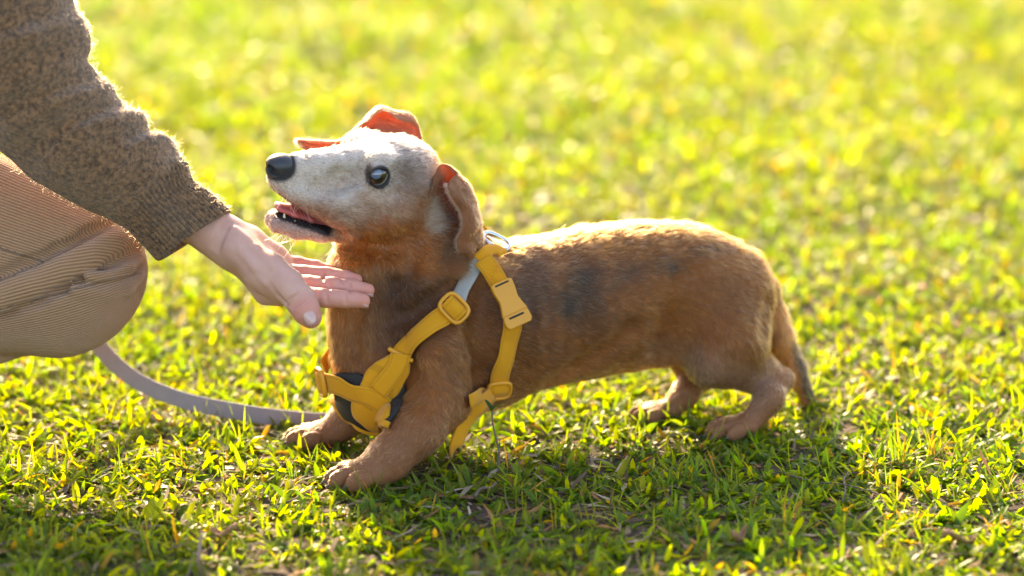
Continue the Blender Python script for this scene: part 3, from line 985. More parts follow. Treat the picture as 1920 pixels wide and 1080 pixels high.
# ---- tongue, teeth, claws
m = NT('tongue'); m.pbr((0.48, 0.12, 0.12), 0.28, m.bump(m.noise(1200, 2), 0.3, 0.0006), Subsurface_Weight=0.3, Subsurface_Scale=0.01)
m.b.inputs['Subsurface Radius'].default_value = (1, 0.3, 0.2)
tg = SDF(HE + HF * 0.055 - HU * 0.058 - 0.06, HE + HF * 0.055 - HU * 0.058 + 0.06, 0.0009)
tp = [(530, 397), (555, 404), (585, 414), (615, 421)]
tc = [HX(u, v, -0.012) for u, v in tp]; tc = [c - HR * ((c - HE) @ HR) for c in tc]
tg.chain([(tc[0], 0.0042), (tc[1], 0.0052), (tc[2], 0.0052), (tc[3], 0.005)], 0.003, HR, 2.3)
tV, tQ = tg.mesh()
mesh_obj('tongue', tV, tQ, MATS['tongue'], dog_root)
m = NT('tooth'); m.pbr((0.72, 0.62, 0.42), 0.22)
def spike(name, base, tip, r, mat, parent, bend=None, k=8):
    ax = unit(tip - base); s1 = unit(np.cross(ax, [0.3, 0.9, 0.2])); s2 = np.cross(ax, s1)
    rings = []
    for t in (0, 0.35, 0.7, 0.92, 1.0):
        rr = r * (1 - t) ** 0.7 + r * 0.06
        c = base + (tip - base) * t + (0 if bend is None else np.asarray(bend) * t * t)
        rings.append([c + rr * (s1 * math.cos(a) + s2 * math.sin(a)) for a in np.linspace(0, 2 * math.pi, k, endpoint=False)])
    V, Fs = loft(np.array(rings))
    return mesh_obj(name, V, Fs, mat, parent)
for s in (-1, 1):
    b0 = HX(532, 414, -0.0075); b0 = b0 if s < 0 else mir(b0)
    spike('tooth', b0, b0 + HU * 0.0105 + HF * 0.001, 0.0023, MATS['tooth'], dog_root)
    b1 = HX(552, 421, -0.0115); b1 = b1 if s < 0 else mir(b1)
    spike('tooth', b1, b1 + HU * 0.005, 0.0022, MATS['tooth'], dog_root)
for k in range(-2, 3):
    b0 = HX(517, 408, 0.0) + HR * k * 0.0026 - HF * abs(k) * 0.0006
    spike('tooth', b0, b0 + HU * 0.0045, 0.0014, MATS['tooth'], dog_root)
m = NT('claw'); m.pbr((0.10, 0.075, 0.06), 0.35)
for c, pd_, k_ in CLAWS:
    spike('claw', c - pd_ * 0.003, c + pd_ * 0.0065 * k_ - DU * 0.005 * k_, 0.0030 * k_, MATS['claw'], dog_root)
# ================================================================== the harness
m = NT('yellow_webbing')
uv = m.attr('uvw').outputs['Vector']
mp = m.n('ShaderNodeVectorMath', operation='MULTIPLY'); m.l(uv, mp.inputs[0]); mp.inputs[1].default_value = (1, 1, 1)
wv = m.n('ShaderNodeTexWave', wave_type='BANDS', bands_direction='X'); wv.inputs['Scale'].default_value = 260; m.l(uv, wv.inputs['Vector'])
wv.inputs['Distortion'].default_value = 0.3
dirt = m.noise(60, 4)
ycol = m.mix(dirt, (0.60, 0.245, 0.008), (0.70, 0.315, 0.014))
ycol = m.mix(m.math('MULTIPLY', wv.outputs[0], 0.10), ycol, (0.50, 0.22, 0.012))
sx = m.n('ShaderNodeSeparateXYZ'); m.l(uv, sx.inputs[0])
ed = m.math('ABSOLUTE', m.math('SUBTRACT', m.math('ABSOLUTE', sx.outputs[1]), 0.0082))
sel = m.math('MULTIPLY', m.math('LESS_THAN', ed, 0.0007), 0.45)
ycol = m.mix(sel, ycol, (0.36, 0.15, 0.008))
wn2 = m.noise(420, 3, 0.7)
ycol = m.mix(m.math('MULTIPLY', wn2, 0.28), ycol, (0.46, 0.19, 0.008))
m.pbr(ycol, 0.85, m.bump(m.math('ADD', wv.outputs[0], wn2), 0.35, 0.0006), Specular_IOR_Level=0.15, Sheen_Weight=0.15)
m = NT('yellow_plastic'); m.pbr(m.mix(m.noise(40, 3), (0.60, 0.25, 0.010), (0.68, 0.30, 0.018)), 0.42, m.bump(m.noise(900, 2), 0.08, 0.0004))
m = NT('dark_mesh'); m.pbr(m.mix(m.noise(200, 2), (0.010, 0.009, 0.008), (0.022, 0.020, 0.018)), 0.8, m.bump(m.noise(1500, 1), 0.5, 0.0008))
m = NT('grey_tape'); m.pbr((0.30, 0.29, 0.25), 0.7, m.bump(m.noise(1100, 1), 0.3, 0.0005))
m = NT('steel'); m.pbr((0.62, 0.66, 0.66), 0.22, Metallic=0.9)

harness = empty('dog_harness', tuple(D(760, 760) * np.array([1, 1, 0]) + np.array([0, 0, 0.05])))
tag(harness, 'yellow webbing harness with chest plate and buckles worn by the dachshund', 'harness')

def ray(u, v):
    d = unit(W(u, v, 1.0) - CAM)
    h = dog.cast(CAM, d, 3.8, 2.85)
    if h is None:                                       # just past the outline: the nearest bit of coat
        ts = np.arange(2.95, 3.5, 0.002); q = CAM + ts[:, None] * d
        h = q[int(np.argmin(dog.val(q)))][None]
        for _ in range(8): h = h - dog.grad(h) * dog.val(h)[:, None]
        h = h[0]
    return h
def smooth_rows(a, it=2):
    for _ in range(it):
        b = a.copy(); b[1:-1] = (a[:-2] + 2 * a[1:-1] + a[2:]) / 4; a = b
    return a
def drape(pix, n, off):
    P = np.array([ray(u, v) for u, v in pix])
    P = spline(P, n)
    for _ in range(4):                                  # settle on the coat
        P = P - dog.grad(P) * dog.val(P)[:, None]
    N = norm_rows(smooth_rows(dog.grad(P), 6))
    return smooth_rows(P + N * off, 3), N
def settle(P, off):
    for _ in range(6):
        P = P - dog.grad(P) * dog.val(P)[:, None]
    N = norm_rows(smooth_rows(dog.grad(P), 6))
    return smooth_rows(P + N * off, 3), N
STRAPS = []
def ribbon(name, P, N, width, thick, mat, parent, closed=False, record=True):
    n = len(P)
    if closed:
        T = norm_rows(np.roll(P, -1, 0) - np.roll(P, 1, 0))
    else:
        T = norm_rows(np.gradient(P, axis=0))
    N = norm_rows(N - T * (N * T).sum(1, keepdims=True))
    B = np.cross(T, N)
    w, h = width / 2, thick / 2
    sec = [(-w, -h * 0.5), (-w, h * 0.5), (-w * 0.95, h), (-w * 0.4, h), (w * 0.4, h), (w * 0.95, h), (w, h * 0.5), (w, -h * 0.5), (w * 0.95, -h), (w * 0.4, -h), (-w * 0.4, -h), (-w * 0.95, -h)]
    bow = lambda x: -0.012 * (x / w) ** 2 * width
    rings = np.stack([P + B * x + N * (y + bow(x)) for x, y in sec], 1)
    V, Fs = loft(rings, True, closed)
    s = np.concatenate([[0], np.cumsum(np.linalg.norm(np.diff(P, axis=0), axis=1))])
    uvw = np.zeros((n, len(sec), 3)); uvw[:, :, 0] = s[:, None] ; uvw[:, :, 1] = np.array([x for x, y in sec])[None]
    o = mesh_obj(name, V, Fs, mat, parent, attrs={'uvw': uvw.reshape(-1, 3)})
    o.data.polygons.foreach_set('use_smooth', np.ones(len(o.data.polygons), bool))
    if record: STRAPS.append((P[::2], width / 2))
    return o
def frame_at(P, N, i):
    t = unit(P[min(i + 1, len(P) - 1)] - P[max(i - 1, 0)]); n = unit(N[i] - t * (N[i] @ t)); return P[i], t, n, np.cross(t, n)
def bar(name, a, b, r, mat, parent):
    ax = unit(b - a); s1 = unit(np.cross(ax, [0.31, 0.77, 0.2])); s2 = np.cross(ax, s1)
    rings = []
    L = np.linalg.norm(b - a)
    for t, rr in ((0, 0.5), (0.03, 0.9), (0.08, 1), (0.92, 1), (0.97, 0.9), (1, 0.5)):
        rings.append([a + ax * L * t + r * rr * (s1 * math.cos(q) + s2 * math.sin(q)) for q in np.linspace(0, 6.283, 10, endpoint=False)])
    V, Fs = loft(np.array(rings)); return mesh_obj(name, V, Fs, mat, parent)
def ring_frame(name, c, t, n, b, lt, lb, r, mat, parent, pw=3.5, flat=1.0):
    """rounded rectangular ring (slider frame)"""
    rings = []
    for q in np.linspace(0, 2 * math.pi, 40, endpoint=False):
        cx = math.copysign(abs(math.cos(q)) ** (2 / pw), math.cos(q)) * lt; cy = math.copysign(abs(math.sin(q)) ** (2 / pw), math.sin(q)) * lb
        o = c + t * cx + b * cy
        rd = unit(t * cx / lt ** 2 + b * cy / lb ** 2)
        rings.append([o + rd * r * math.cos(a) + n * r * flat * math.sin(a) for a in np.linspace(0, 2 * math.pi, 10, endpoint=False)])
    V, Fs = loft(np.array(rings), False, True)
    return mesh_obj(name, V, Fs, mat, parent)
def slider(P, N, i, lt, lb, r=0.0022, lift=0.003, parent=None):
    c, t, n, b = frame_at(P, N, i)
    c = c + n * lift
    s = ring_frame('slider_buckle', c, t, n, b, lt, lb, r, MATS['yellow_plastic'], harness, flat=1.2)
    bar('centre_bar', c - b * (lb - r), c + b * (lb - r), r * 0.8, MATS['yellow_plastic'], s)
    # webbing doubled over the bar
    q = np.linspace(-1, 1, 12)
    Pp = c[None] + t[None] * (q * lt * 0.72)[:, None] + n[None] * ((1 - q ** 2) * 0.0035 - 0.0005)[:, None]
    ribbon('webbing_fold', Pp, np.repeat(n[None], 12, 0), lb * 1.62, 0.0022, MATS['yellow_webbing'], s, record=False)
    return s
def patch(name, rows, nv, nu, off, thick, mat, parent, bulge=0.0):
    """a padded panel laid over the coat; rows of (left, right) picture points"""
    L = spline(np.array([[*a, 0] for a, b in rows], float), nu); Rr = spline(np.array([[*b, 0] for a, b in rows], float), nu)
    P = np.zeros((nu, nv, 3))
    for i in range(nu):
        for j in range(nv):
            q = L[i] + (Rr[i] - L[i]) * j / (nv - 1)
            h = ray(q[0], q[1])
            P[i, j] = h if h is not None else np.nan
    # fill any misses from neighbours
    for _ in range(30):
        bad = np.isnan(P[..., 0])
        if not bad.any(): break
        Q = P.copy()
        for i, j in np.argwhere(bad):
            nb_ = [P[a, b] for a, b in ((i - 1, j), (i + 1, j), (i, j - 1), (i, j + 1)) if 0 <= a < nu and 0 <= b < nv and not np.isnan(P[a, b, 0])]
            if nb_: Q[i, j] = np.mean(nb_, 0)
        P = Q
    for _ in range(10):
        Q = P.copy(); Q[1:-1, 1:-1] = (P[:-2, 1:-1] + P[2:, 1:-1] + P[1:-1, :-2] + P[1:-1, 2:] + 2 * P[1:-1, 1:-1]) / 6; P = Q
    N = norm_rows(np.cross(np.gradient(P, axis=1), np.gradient(P, axis=0)))
    if (N.reshape(-1, 3).mean(0) @ F_) > 0: N = -N
    for _ in range(3): N = norm_rows(N + np.pad(N, ((1, 1), (1, 1), (0, 0)), 'edge')[2:, 1:-1] + np.pad(N, ((1, 1), (1, 1), (0, 0)), 'edge')[:-2, 1:-1])
    ew = np.minimum.outer(np.minimum(np.arange(nu), nu - 1 - np.arange(nu)), np.full(nv, 99)); ew = np.minimum(ew, np.minimum(np.arange(nv), nv - 1 - np.arange(nv))[None])
    pad = bulge * (1 - np.exp(-ew / 1.6))
    top = P + N * (off + thick + pad)[..., None]; bot = P + N * off
    V = np.concatenate([top.reshape(-1, 3), bot.reshape(-1, 3)]); K = nu * nv
    Fs = []
    for i in range(nu - 1):
        for j in range(nv - 1):
            a = i * nv + j; Fs.append((a, a + nv, a + nv + 1, a + 1)); Fs.append((K + a, K + a + 1, K + a + nv + 1, K + a + nv))
    edge = [j for j in range(nv)] + [i * nv + nv - 1 for i in range(1, nu)] + [(nu - 1) * nv + j for j in range(nv - 2, -1, -1)] + [i * nv for i in range(nu - 2, 0, -1)]
    for a, b in zip(edge, edge[1:] + edge[:1]): Fs.append((a, b, K + b, K + a))
    uvw = np.tile(P.reshape(-1, 3), (2, 1))
    o = mesh_obj(name, V, Fs, mat, parent, attrs={'uvw': uvw})
    STRAPS.append((P[2:-2:3, 2:-2:3].reshape(-1, 3), 0.012))
    return o
YW, YP = MATS['yellow_webbing'], MATS['yellow_plastic']
lining = patch('chest_lining', [((634, 696), (700, 702)), ((632, 730), (756, 714)), ((638, 757), (757, 748)), ((654, 781), (748, 778)), ((690, 800), (730, 800))], 22, 20, 0.0025, 0.004, MATS['dark_mesh'], harness, 0.002)
P, N = drape([(629, 746), (640, 768), (658, 785), (684, 798), (712, 804), (734, 800)], 40, 0.006)
ribbon('edge_binding', P, N, 0.007, 0.005, YW, harness)
plate = patch('chest_plate', [((727, 661), (775, 680)), ((704, 677), (772, 695)), ((688, 693), (766, 706)), ((676, 712), (746, 732)), ((667, 738), (736, 748)), ((664, 757), (733, 766)), ((671, 777), (740, 783)), ((698, 797), (724, 801))], 20, 30, 0.0055, 0.0035, YW, harness, 0.0035)
P, N = drape([(755, 665), (738, 688), (722, 709), (708, 727)], 24, 0.0135)
ribbon('stitched_strap', P, N, 0.0215, 0.0026, YW, plate)
P, N = drape([(600, 709), (612, 711), (648, 717), (684, 731), (712, 746), (722, 758)], 34, 0.0125)
strapL = ribbon('cross_strap', P, N, 0.0215, 0.0026, YW, harness)
slider(P, N, 4, 0.0125, 0.0145, 0.0022, 0.003)
P, N = drape([(748, 672), (760, 658), (790, 630), (822, 601), (846, 580), (858, 566)], 40, 0.0060)
ribbon('neck_strap', P, N, 0.0215, 0.0026, YW, harness)
c, t, n_, b_ = frame_at(P, N, 2)
bar('end_bar', c - b_ * 0.0150 + n_ * 0.004, c + b_ * 0.0150 + n_ * 0.004, 0.0026, YP, harness)
slider(P, N, 35, 0.0115, 0.0150, 0.0023, 0.003)
P, N = drape([(856, 568), (866, 550), (878, 526), (890, 502), (902, 482)], 24, 0.0040)
ribbon('reflective_strap', P, N, 0.0160, 0.0022, MATS['grey_tape'], harness)
# far neck strap: round the other side of the neck from the left buckle to the withers
k = np.linspace(0, 1, 26)
cen = [D(712, 690) * (1 - a) + D(862, 545) * a for a in k]
dirs = [unit((DF * 0.92 + DR * 0.55) * (1 - a) ** 2 + DR * 2 * a * (1 - a) + (DU + DR * 0.1) * a * a) for a in k]
P, N = settle(np.array([dog.cast_out(c, d) for c, d in zip(cen, dirs)]), 0.006)
ribbon('neck_strap', P, N, 0.0215, 0.0026, YW, harness)
P2 = P[:9] + N[:9] * 0.006 + DF * 0.002
ribbon('webbing_tail', P2, N[:9], 0.0190, 0.0024, YW, harness)
# girth
pix = [(905, 488), (914, 500), (930, 522), (944, 548), (956, 580), (958, 612), (948, 650), (938, 690), (932, 722), (928, 742)]
P, N = drape(pix, 70, 0.0058)
ribbon('girth_strap', P, N, 0.0205, 0.0026, YW, harness)
GP, GN = P, N
slider(P, N, 63, 0.0105, 0.0125, 0.0022, 0.0028)
# side release buckle on the girth
i0 = int(np.argmin(np.linalg.norm(P - ray(951, 563), axis=1)))
c, t, n_, b_ = frame_at(P, N, i0)
c = c + n_ * 0.004
def slab(name, c, t, n, b, prof, h, parent, mat, crown=0.0012):
    """buckle body: outline (along, half width) lofted over its thickness"""
    rings = []
    for z, sc_ in ((-h, 0.94), (-h * 0.6, 1.0), (h * 0.5, 1.0), (h * 0.85, 0.95), (h, 0.86)):
        pts = [(x, w) for x, w in prof] + [(x, -w) for x, w in prof[::-1]]
        rings.append([c + t * x * (0.97 + 0.03 * sc_) + b * w * sc_ + n * z for x, w in pts])
    V, Fs = loft(np.array(rings))
    o = mesh_obj(name, V, Fs, mat, parent, smooth=False)
    bv = o.modifiers.new('soft', 'BEVEL'); bv.width = 0.0007; bv.segments = 2; bv.limit_method = 'ANGLE'
    return o
body_ = slab('side_release_buckle', c, t, n_, b_, [(-0.019, 0.0100), (-0.017, 0.0125), (-0.008, 0.0122), (0.002, 0.0108), (0.010, 0.0125), (0.0175, 0.0148)], 0.0042, harness, YP)
slab('buckle_insert', c + t * 0.0235, t, n_, b_, [(-0.0065, 0.0140), (0.000, 0.0150), (0.005, 0.0150), (0.0085, 0.0125)], 0.0030, harness, YP)
bar('buckle_slot', c + t * 0.0212 - b_ * 0.0085 + n_ * 0.0030, c + t * 0.0212 + b_ * 0.0085 + n_ * 0.0030, 0.0011, MATS['dark_mesh'], body_)
bar('buckle_slot', c - t * 0.0160 - b_ * 0.0080 + n_ * 0.0040, c - t * 0.0160 + b_ * 0.0080 + n_ * 0.0040, 0.0010, MATS['dark_mesh'], body_)
# girth, far side and under the chest
k = np.linspace(0, 1, 26)
cen = [D(905, 560) * (1 - a) + D(925, 660) * a for a in k]
dirs = [unit(DU * math.cos(a * math.pi) + DR * math.sin(a * math.pi)) for a in k]
P, N = settle(np.array([dog.cast_out(c, d) for c, d in zip(cen, dirs)]), 0.0058)
ribbon('girth_strap', P, N, 0.0205, 0.0026, YW, harness)
us = np.linspace(775, 930, 20)
P, N = settle(np.array([dog.cast_out(D(u, 690, -0.004 - 0.035 * max(0, (u - 850) / 80)), -DU + DR * (-0.5 * max(0, (u - 850) / 80))) for u in us]), 0.006)
ribbon('belly_strap', P, N, 0.0205, 0.0026, YW, harness)
P, N = drape([(930, 732), (908, 738), (888, 744), (872, 752)], 16, 0.0075)
ribbon('belly_strap', P, N, 0.0150, 0.0026, YW, harness)
# loose strap end hanging to the grass
s0 = ray(926, 735)
pts = np.array([s0 + -F_ * 0.008, W(903, 757, 3.150), W(880, 783, 3.146), W(864, 812, 3.142), W(853, 840, 3.140), G(845, 862, 0.004)])
P = spline(pts, 30); Nn = norm_rows(np.repeat((unit(-F_ * 0.75 + R_ * 0.65))[None], 30, 0))
ribbon('loose_strap', P, Nn, 0.0165, 0.0024, YW, harness, record=False)
# ring and pad at the withers
rp = ray(925, 478); rn = dog.grad(rp[None])[0]
pad_c = rp + rn * 0.004
ringc = W(931, 452, 3.188)
rt = unit(W(955, 470, 3.20) - W(906, 444, 3.20)); rn2 = unit(U_ * 0.6 - F_ * 0.5); rb = unit(np.cross(rt, rn2))
ring_frame('leash_ring', ringc, rt, rn2, rb, 0.0150, 0.0085, 0.0022, MATS['steel'], harness, 2.4)
P, N = settle(spline(np.array([ray(896, 486), ray(912, 474), ray(928, 474), ray(944, 482)]), 16), 0.005)
ribbon('ring_tab', P, N, 0.013, 0.004, YW, harness)
# ================================================================== the coat
m = NT('dog_hair')
at = m.attr('tint')
hb = m.n('ShaderNodeBsdfHairPrincipled', model='CHIANG', parametrization='COLOR')
m.l(at.outputs['Color'], hb.inputs['Color'])
hb.inputs['Roughness'].default_value = 0.36
hb.inputs['Radial Roughness'].default_value = 0.55
hb.inputs['Random Roughness'].default_value = 0.2
hb.inputs['IOR'].default_value = 1.42
m.l(hb.outputs[0], m.out.inputs[0])

FLOW = []
def fl(p, d): FLOW.append((p, unit(d)))
for f in (0.08, 0.05, 0.02):
    for w in (-0.02, 0.02): fl(H(f, -0.02, w), -HF - HU * 0.15); 
    fl(H(f, 0.006, 0), -HF); fl(H(f, -0.07, 0), -HF - HU * 0.2)
for w in (-0.035, 0.035): fl(H(-0.03, -0.04, w), -HF - HU * 0.6); fl(H(-0.03, 0.01, w), -HF - HU * 0.2)
fl(H(-0.05, 0.03), -HF)
for (u, v) in ((690, 480), (680, 560), (690, 650), (700, 740)): fl(D(u, v, -0.04), -DU * 1.0 - DF * 0.15); fl(D(u, v, 0.04), -DU - DF * 0.15)
for (u, v) in ((800, 470), (830, 540)): fl(D(u, v, -0.06), -DU * 0.8 - DF * 0.8); fl(D(u, v, 0.06), -DU * 0.8 - DF * 0.8)
for (u, v) in ((850, 620), (830, 690)): fl(D(u, v, -0.07), -DU * 0.9 - DF * 0.7); fl(D(u, v, 0.07), -DU * 0.9 - DF * 0.7)
for u in (960, 1050, 1150, 1250):
    for v, dz in ((450, -0.05), (540, -0.25), (620, -0.4), (700, -0.25)):
        for w in (-0.06, 0.06): fl(D(u, v, w), -DF + DU * dz)
for w in (-0.05, 0.05): fl(D(1370, 520, w), -DF - DU * 0.9); fl(D(1370, 620, w), -DU - DF * 0.35); fl(D(1330, 690, w), -DF * 0.6 - DU)
fl(D(1380, 450), -DF - DU * 0.5); fl(D(1445, 600, 0.02), -DU - DF * 0.2); fl(D(1500, 720, 0.03), -DU - DF * 0.4)
fl(D(830, 760, -0.06), -DU + DF * 0.5); fl(W(770, 830, gN), -DU + DF * 0.7); fl(W(690, 890, gN), DF - DU * 0.3)
fl(W(650, 790, gFr), -DU + DF * 0.7); fl(W(590, 822, gFr), DF - DU * 0.3)
fl(D(1450, 730, -0.04), -DU + DF * 0.4); fl(W(1400, 800, ground_d(815)), DF - DU * 0.5); fl(W(1280, 750, ground_d(788)), -DU + DF * 0.5)
FP = np.array([a for a, b in FLOW]); FD = np.array([b for a, b in FLOW])
def flow(p):
    o = np.zeros_like(p)
    for s in range(0, len(p), 40000):
        q = p[s:s + 40000]
        d2 = ((q[:, None] - FP[None]) ** 2).sum(-1)
        w = 1 / (d2 + 1e-4) ** 2
        o[s:s + 40000] = (w[..., None] * FD[None]).sum(1)
    return norm_rows(o)

def hairs(P, Nn, T, length, lift, rad, jit=0.22, k=4, droop=0.5):
    n = len(P)
    T = norm_rows(T - Nn * (T * Nn).sum(1, keepdims=True))
    S = np.cross(T, Nn)
    a = rng.normal(0, jit, n)[:, None]
    T = T * np.cos(a) + S * np.sin(a)
    lf = np.clip(lift * np.exp(rng.normal(0, 0.3, n)), 0.05, 1.2)[:, None]
    pts = np.zeros((n, k, 3)); pts[:, 0] = P - Nn * 0.0004
    for i in range(1, k):
        s = i / (k - 1)
        e = lf * (1 - droop * s)
        pts[:, i] = pts[:, i - 1] + (T * np.cos(e) + Nn * np.sin(e)) * (length / (k - 1))[:, None]
    r = rad[:, None] * np.array([1.0, 0.9, 0.62, 0.15])[None, :k]
    return pts, r

def coat_len(p):
    q = p - HE
    hf, hu = q @ HF, q @ HU
    inh = sstep(-0.10, -0.06, hf) * sstep(-0.11, -0.085, hu)
    L = 0.0098 * (1 - inh) + 0.0068 * inh
    L = L * (1 - 0.40 * sstep(0.10, 0.05, p[:, 2])) * (1 - 0.45 * sstep(0.035, 0.018, p[:, 2]))
    muz = sstep(0.02, 0.06, hf) * inh
    tl, _ = segdist(p, D(1448, 590, 0.02), D(1520, 770, 0.034))
    L = L * (1 + 0.5 * sstep(0.03, 0.02, tl))
    return L * (1 - 0.35 * muz)
NH = 280000
def head_dense(c):
    r = np.linalg.norm(c - HE, axis=1)
    vis = 0.55 + 0.45 * sstep(0.10, -0.10, (c - D(1000, 600)) @ F_)
    return (1 + 1.6 * sstep(0.15, 0.09, r)) * vis
P, Nn = tri_sample(DV, DQ, NH, head_dense)
cc, hl = coat(P)
hd0 = sstep(0.15, 0.11, np.linalg.norm(P - HE, axis=1))[:, None]
cj, _ = coat(P + rng.normal(0, 0.0055, P.shape) * (1 - hd0)); cc = np.where(hd0 < 0.5, cj, cc)
near = np.full(len(P), 9.0)
for SP, hw_ in STRAPS:
    lo_ = SP.min(0) - 0.02; hi_ = SP.max(0) + 0.02
    idx = np.where(((P > lo_) & (P < hi_)).all(1))[0]
    for s in range(0, len(idx), 20000):
        ii = idx[s:s + 20000]
        dd = np.sqrt(((P[ii][:, None] - SP[None]) ** 2).sum(-1)).min(1) - hw_
        near[ii] = np.minimum(near[ii], dd)
L = coat_len(P) * hl * np.exp(rng.normal(0, 0.16, len(P)))
press = near < 0.0015
lift = 0.24 + 0.10 * hd0[:, 0]; lift[press] = 0.08
L = np.where(press, L * 0.45, L)
keep = L > 0.0006
P, Nn, L, lift, cc = P[keep], Nn[keep], L[keep], lift[keep], cc[keep]
T = flow(P)
clump = np.stack([fbm(P * 130, 91, 2), fbm(P * 130, 92, 2), fbm(P * 130, 93, 2)], 1)
T = norm_rows(T + clump * 0.55)
cell = 0.0042 - 0.0016 * sstep(0.15, 0.10, np.linalg.norm(P - HE, axis=1))
wp_ = P + 0.0015 * np.stack([vnoise(P * 300, 1), vnoise(P * 300, 2), vnoise(P * 300, 3)], 1)
key = np.floor(wp_ / cell[:, None]).astype(np.int64)
_, inv = np.unique(key @ np.array([1, 4001, 16008001]), return_inverse=True); inv = inv.ravel()
cn = np.bincount(inv)
CP = np.stack([np.bincount(inv, P[:, i]) for i in range(3)], 1) / cn[:, None]
# tone streaks that follow the lie of the hair
sk = np.zeros(len(P))
for k_, (fa, fc) in enumerate(((22, 110), (55, 260))):
    S_ = norm_rows(np.cross(T, Nn))
    q_ = np.stack([(P * T).sum(1) * 0 + P @ DF * fa * 0.35 + P @ DU * fa * 0.5, (P * S_).sum(1) * fc, P @ DR * 12], 1)
    sk += 0.5 * vnoise(q_, 300 + k_) + 0.5 * fbm(P * fa * 1.6, 310 + k_, 2)
ctint = (rng.normal(0, 0.38, len(cn))[inv] + 0.34 * sk)[:, None]; clen = rng.normal(0, 0.15, len(cn))[inv]
L = L * np.exp(clen)
T = norm_rows(T + rng.normal(0, 0.13, (len(cn), 3))[inv])
tint = cc * np.exp(ctint + rng.normal(0, 0.24, (len(P), 1)) + 0.10 * rng.normal(0, 1, (len(P), 3)) * np.array([0.3, 0.6, 1.0]))
hd_ = sstep(0.14, 0.10, np.linalg.norm(P - HE, axis=1))[:, None]
tint = tint * np.exp(rng.normal(0, 0.34, (len(P), 1)) * hd_)
tint = np.where(rng.random((len(P), 1)) < 0.13 * hd_, tint * np.array([0.45, 0.36, 0.30]), tint)
whiteh = (rng.random(len(P)) < 0.06)[:, None]
tint = np.where(whiteh, tint * 0.5 + 0.30, tint)
tint = np.clip(tint, 0.006, 0.88)
pts, rad = hairs(P, Nn, T, L, lift, 0.000125 * (1 + 0.45 * hd_[:, 0]) * np.exp(rng.normal(0, 0.2, len(P))))
for i, f_ in ((1, 0.12), (2, 0.35), (3, 0.60)):
    pts[:, i] += (CP[inv] - P) * f_
hair_obj('fur', pts, rad, tint, MATS['dog_hair'], dog_body)

# ruff that falls over the neck strap
n = 4200
q_ = spline(np.array([ray(838, 500), ray(858, 506), ray(872, 512), ray(888, 500), ray(900, 486)]), 60)
P = q_[rng.integers(0, 60, n)] + rng.normal(0, 0.0055, (n, 3))
for _ in range(5): P = P - dog.grad(P) * dog.val(P)[:, None]
Nn = dog.grad(P); T = flow(P) + rng.normal(0, 0.2, (n, 3))
cr, _h = coat(P)
p, r = hairs(P, Nn, T, 0.018 * np.exp(rng.normal(0, 0.25, n)), np.full(n, 0.34), np.full(n, 0.00013), 0.2, 4, 0.9)
hair_obj('fur', p, r, np.clip(cr * np.exp(rng.normal(0, 0.28, (n, 1))), 0.006, 0.8), MATS['dog_hair'], dog_body)

def ear_fur(V, Q, n, col, o, length, dirv):
    P, Nn = tri_sample(V, Q, n)
    sg = np.where(rng.random(n) < 0.5, 1.0, -1.0)[:, None]
    Nn = Nn * sg
    P = P + Nn * 0.0015
    T = np.repeat(unit(dirv)[None], n, 0) + 0.35 * np.stack([fbm(P * 160, 55, 2), fbm(P * 160, 56, 2), fbm(P * 160, 57, 2)], 1)
    t = np.clip(np.asarray(col)[None] * np.exp(rng.normal(0, 0.22, (n, 1))), 0.005, 0.85)
    p, r = hairs(P, Nn, T, length * np.exp(rng.normal(0, 0.25, n)), np.full(n, 0.45), np.full(n, 0.00011), 0.3)
    hair_obj('fur', p, r, t, MATS['dog_hair'], o)
ear_fur(eV, eQ, 16000, (0.29, 0.115, 0.045), ear_n, 0.0042, W(895, 480, 3.1) - W(830, 320, 3.1))
ear_fur(fV, fQ, 9000, (0.40, 0.17, 0.065), ear_f, 0.0032, W(560, 268, 3.1) - W(720, 230, 3.1))
# fringe along the ear margins
def fringe(B, n, col, o, L):
    e1 = B[:, -1]; i1 = B[:, -3]; e2 = B[-1]; i2 = B[-3]
    E = np.concatenate([e1, e2]); I = np.concatenate([i1, i2])
    k_ = rng.integers(0, len(E) - 1, n); k_ = np.where(k_ == len(e1) - 1, 0, k_); f_ = rng.random((n, 1))
    P = E[k_] * (1 - f_) + E[k_ + 1] * f_; T = norm_rows(P - (I[k_] * (1 - f_) + I[k_ + 1] * f_)) + rng.normal(0, 0.35, (n, 3)); T[:, 2] -= 0.3
    Nn = norm_rows(rng.normal(0, 1, (n, 3)))
    p, r = hairs(P, Nn, T, L * np.exp(rng.normal(0, 0.3, n)), np.full(n, 0.2), np.full(n, 0.00011), 0.1)
    hair_obj('fur', p, r, np.clip(np.asarray(col)[None] * np.exp(rng.normal(0, 0.2, (n, 1))), 0, 0.85), MATS['dog_hair'], o)
fringe(eB, 2600, (0.48, 0.28, 0.17), ear_n, 0.0042)
fringe(fB, 1600, (0.52, 0.25, 0.11), ear_f, 0.0032)
# white tuft in front of the near ear canal
tc0 = HX(816, 404, -0.046)
n = 1500
P = tc0 + HF[None] * rng.normal(0, 0.0065, (n, 1)) + HU[None] * rng.normal(0, 0.011, (n, 1))
P = P - dog.grad(P) * dog.val(P)[:, None]
Nn = dog.grad(P)
T = np.repeat(unit(-HF + HU * 0.15)[None], n, 0) + rng.normal(0, 0.25, (n, 3))
p, r = hairs(P, Nn, T, 0.013 * np.exp(rng.normal(0, 0.25, n)), np.full(n, 0.55), np.full(n, 0.00012), 0.2)
hair_obj('ear_tuft', p, r, np.clip(np.array([[0.50, 0.40, 0.32]]) * np.exp(rng.normal(0, 0.15, (n, 1))), 0, 0.85), MATS['dog_hair'], ear_n)
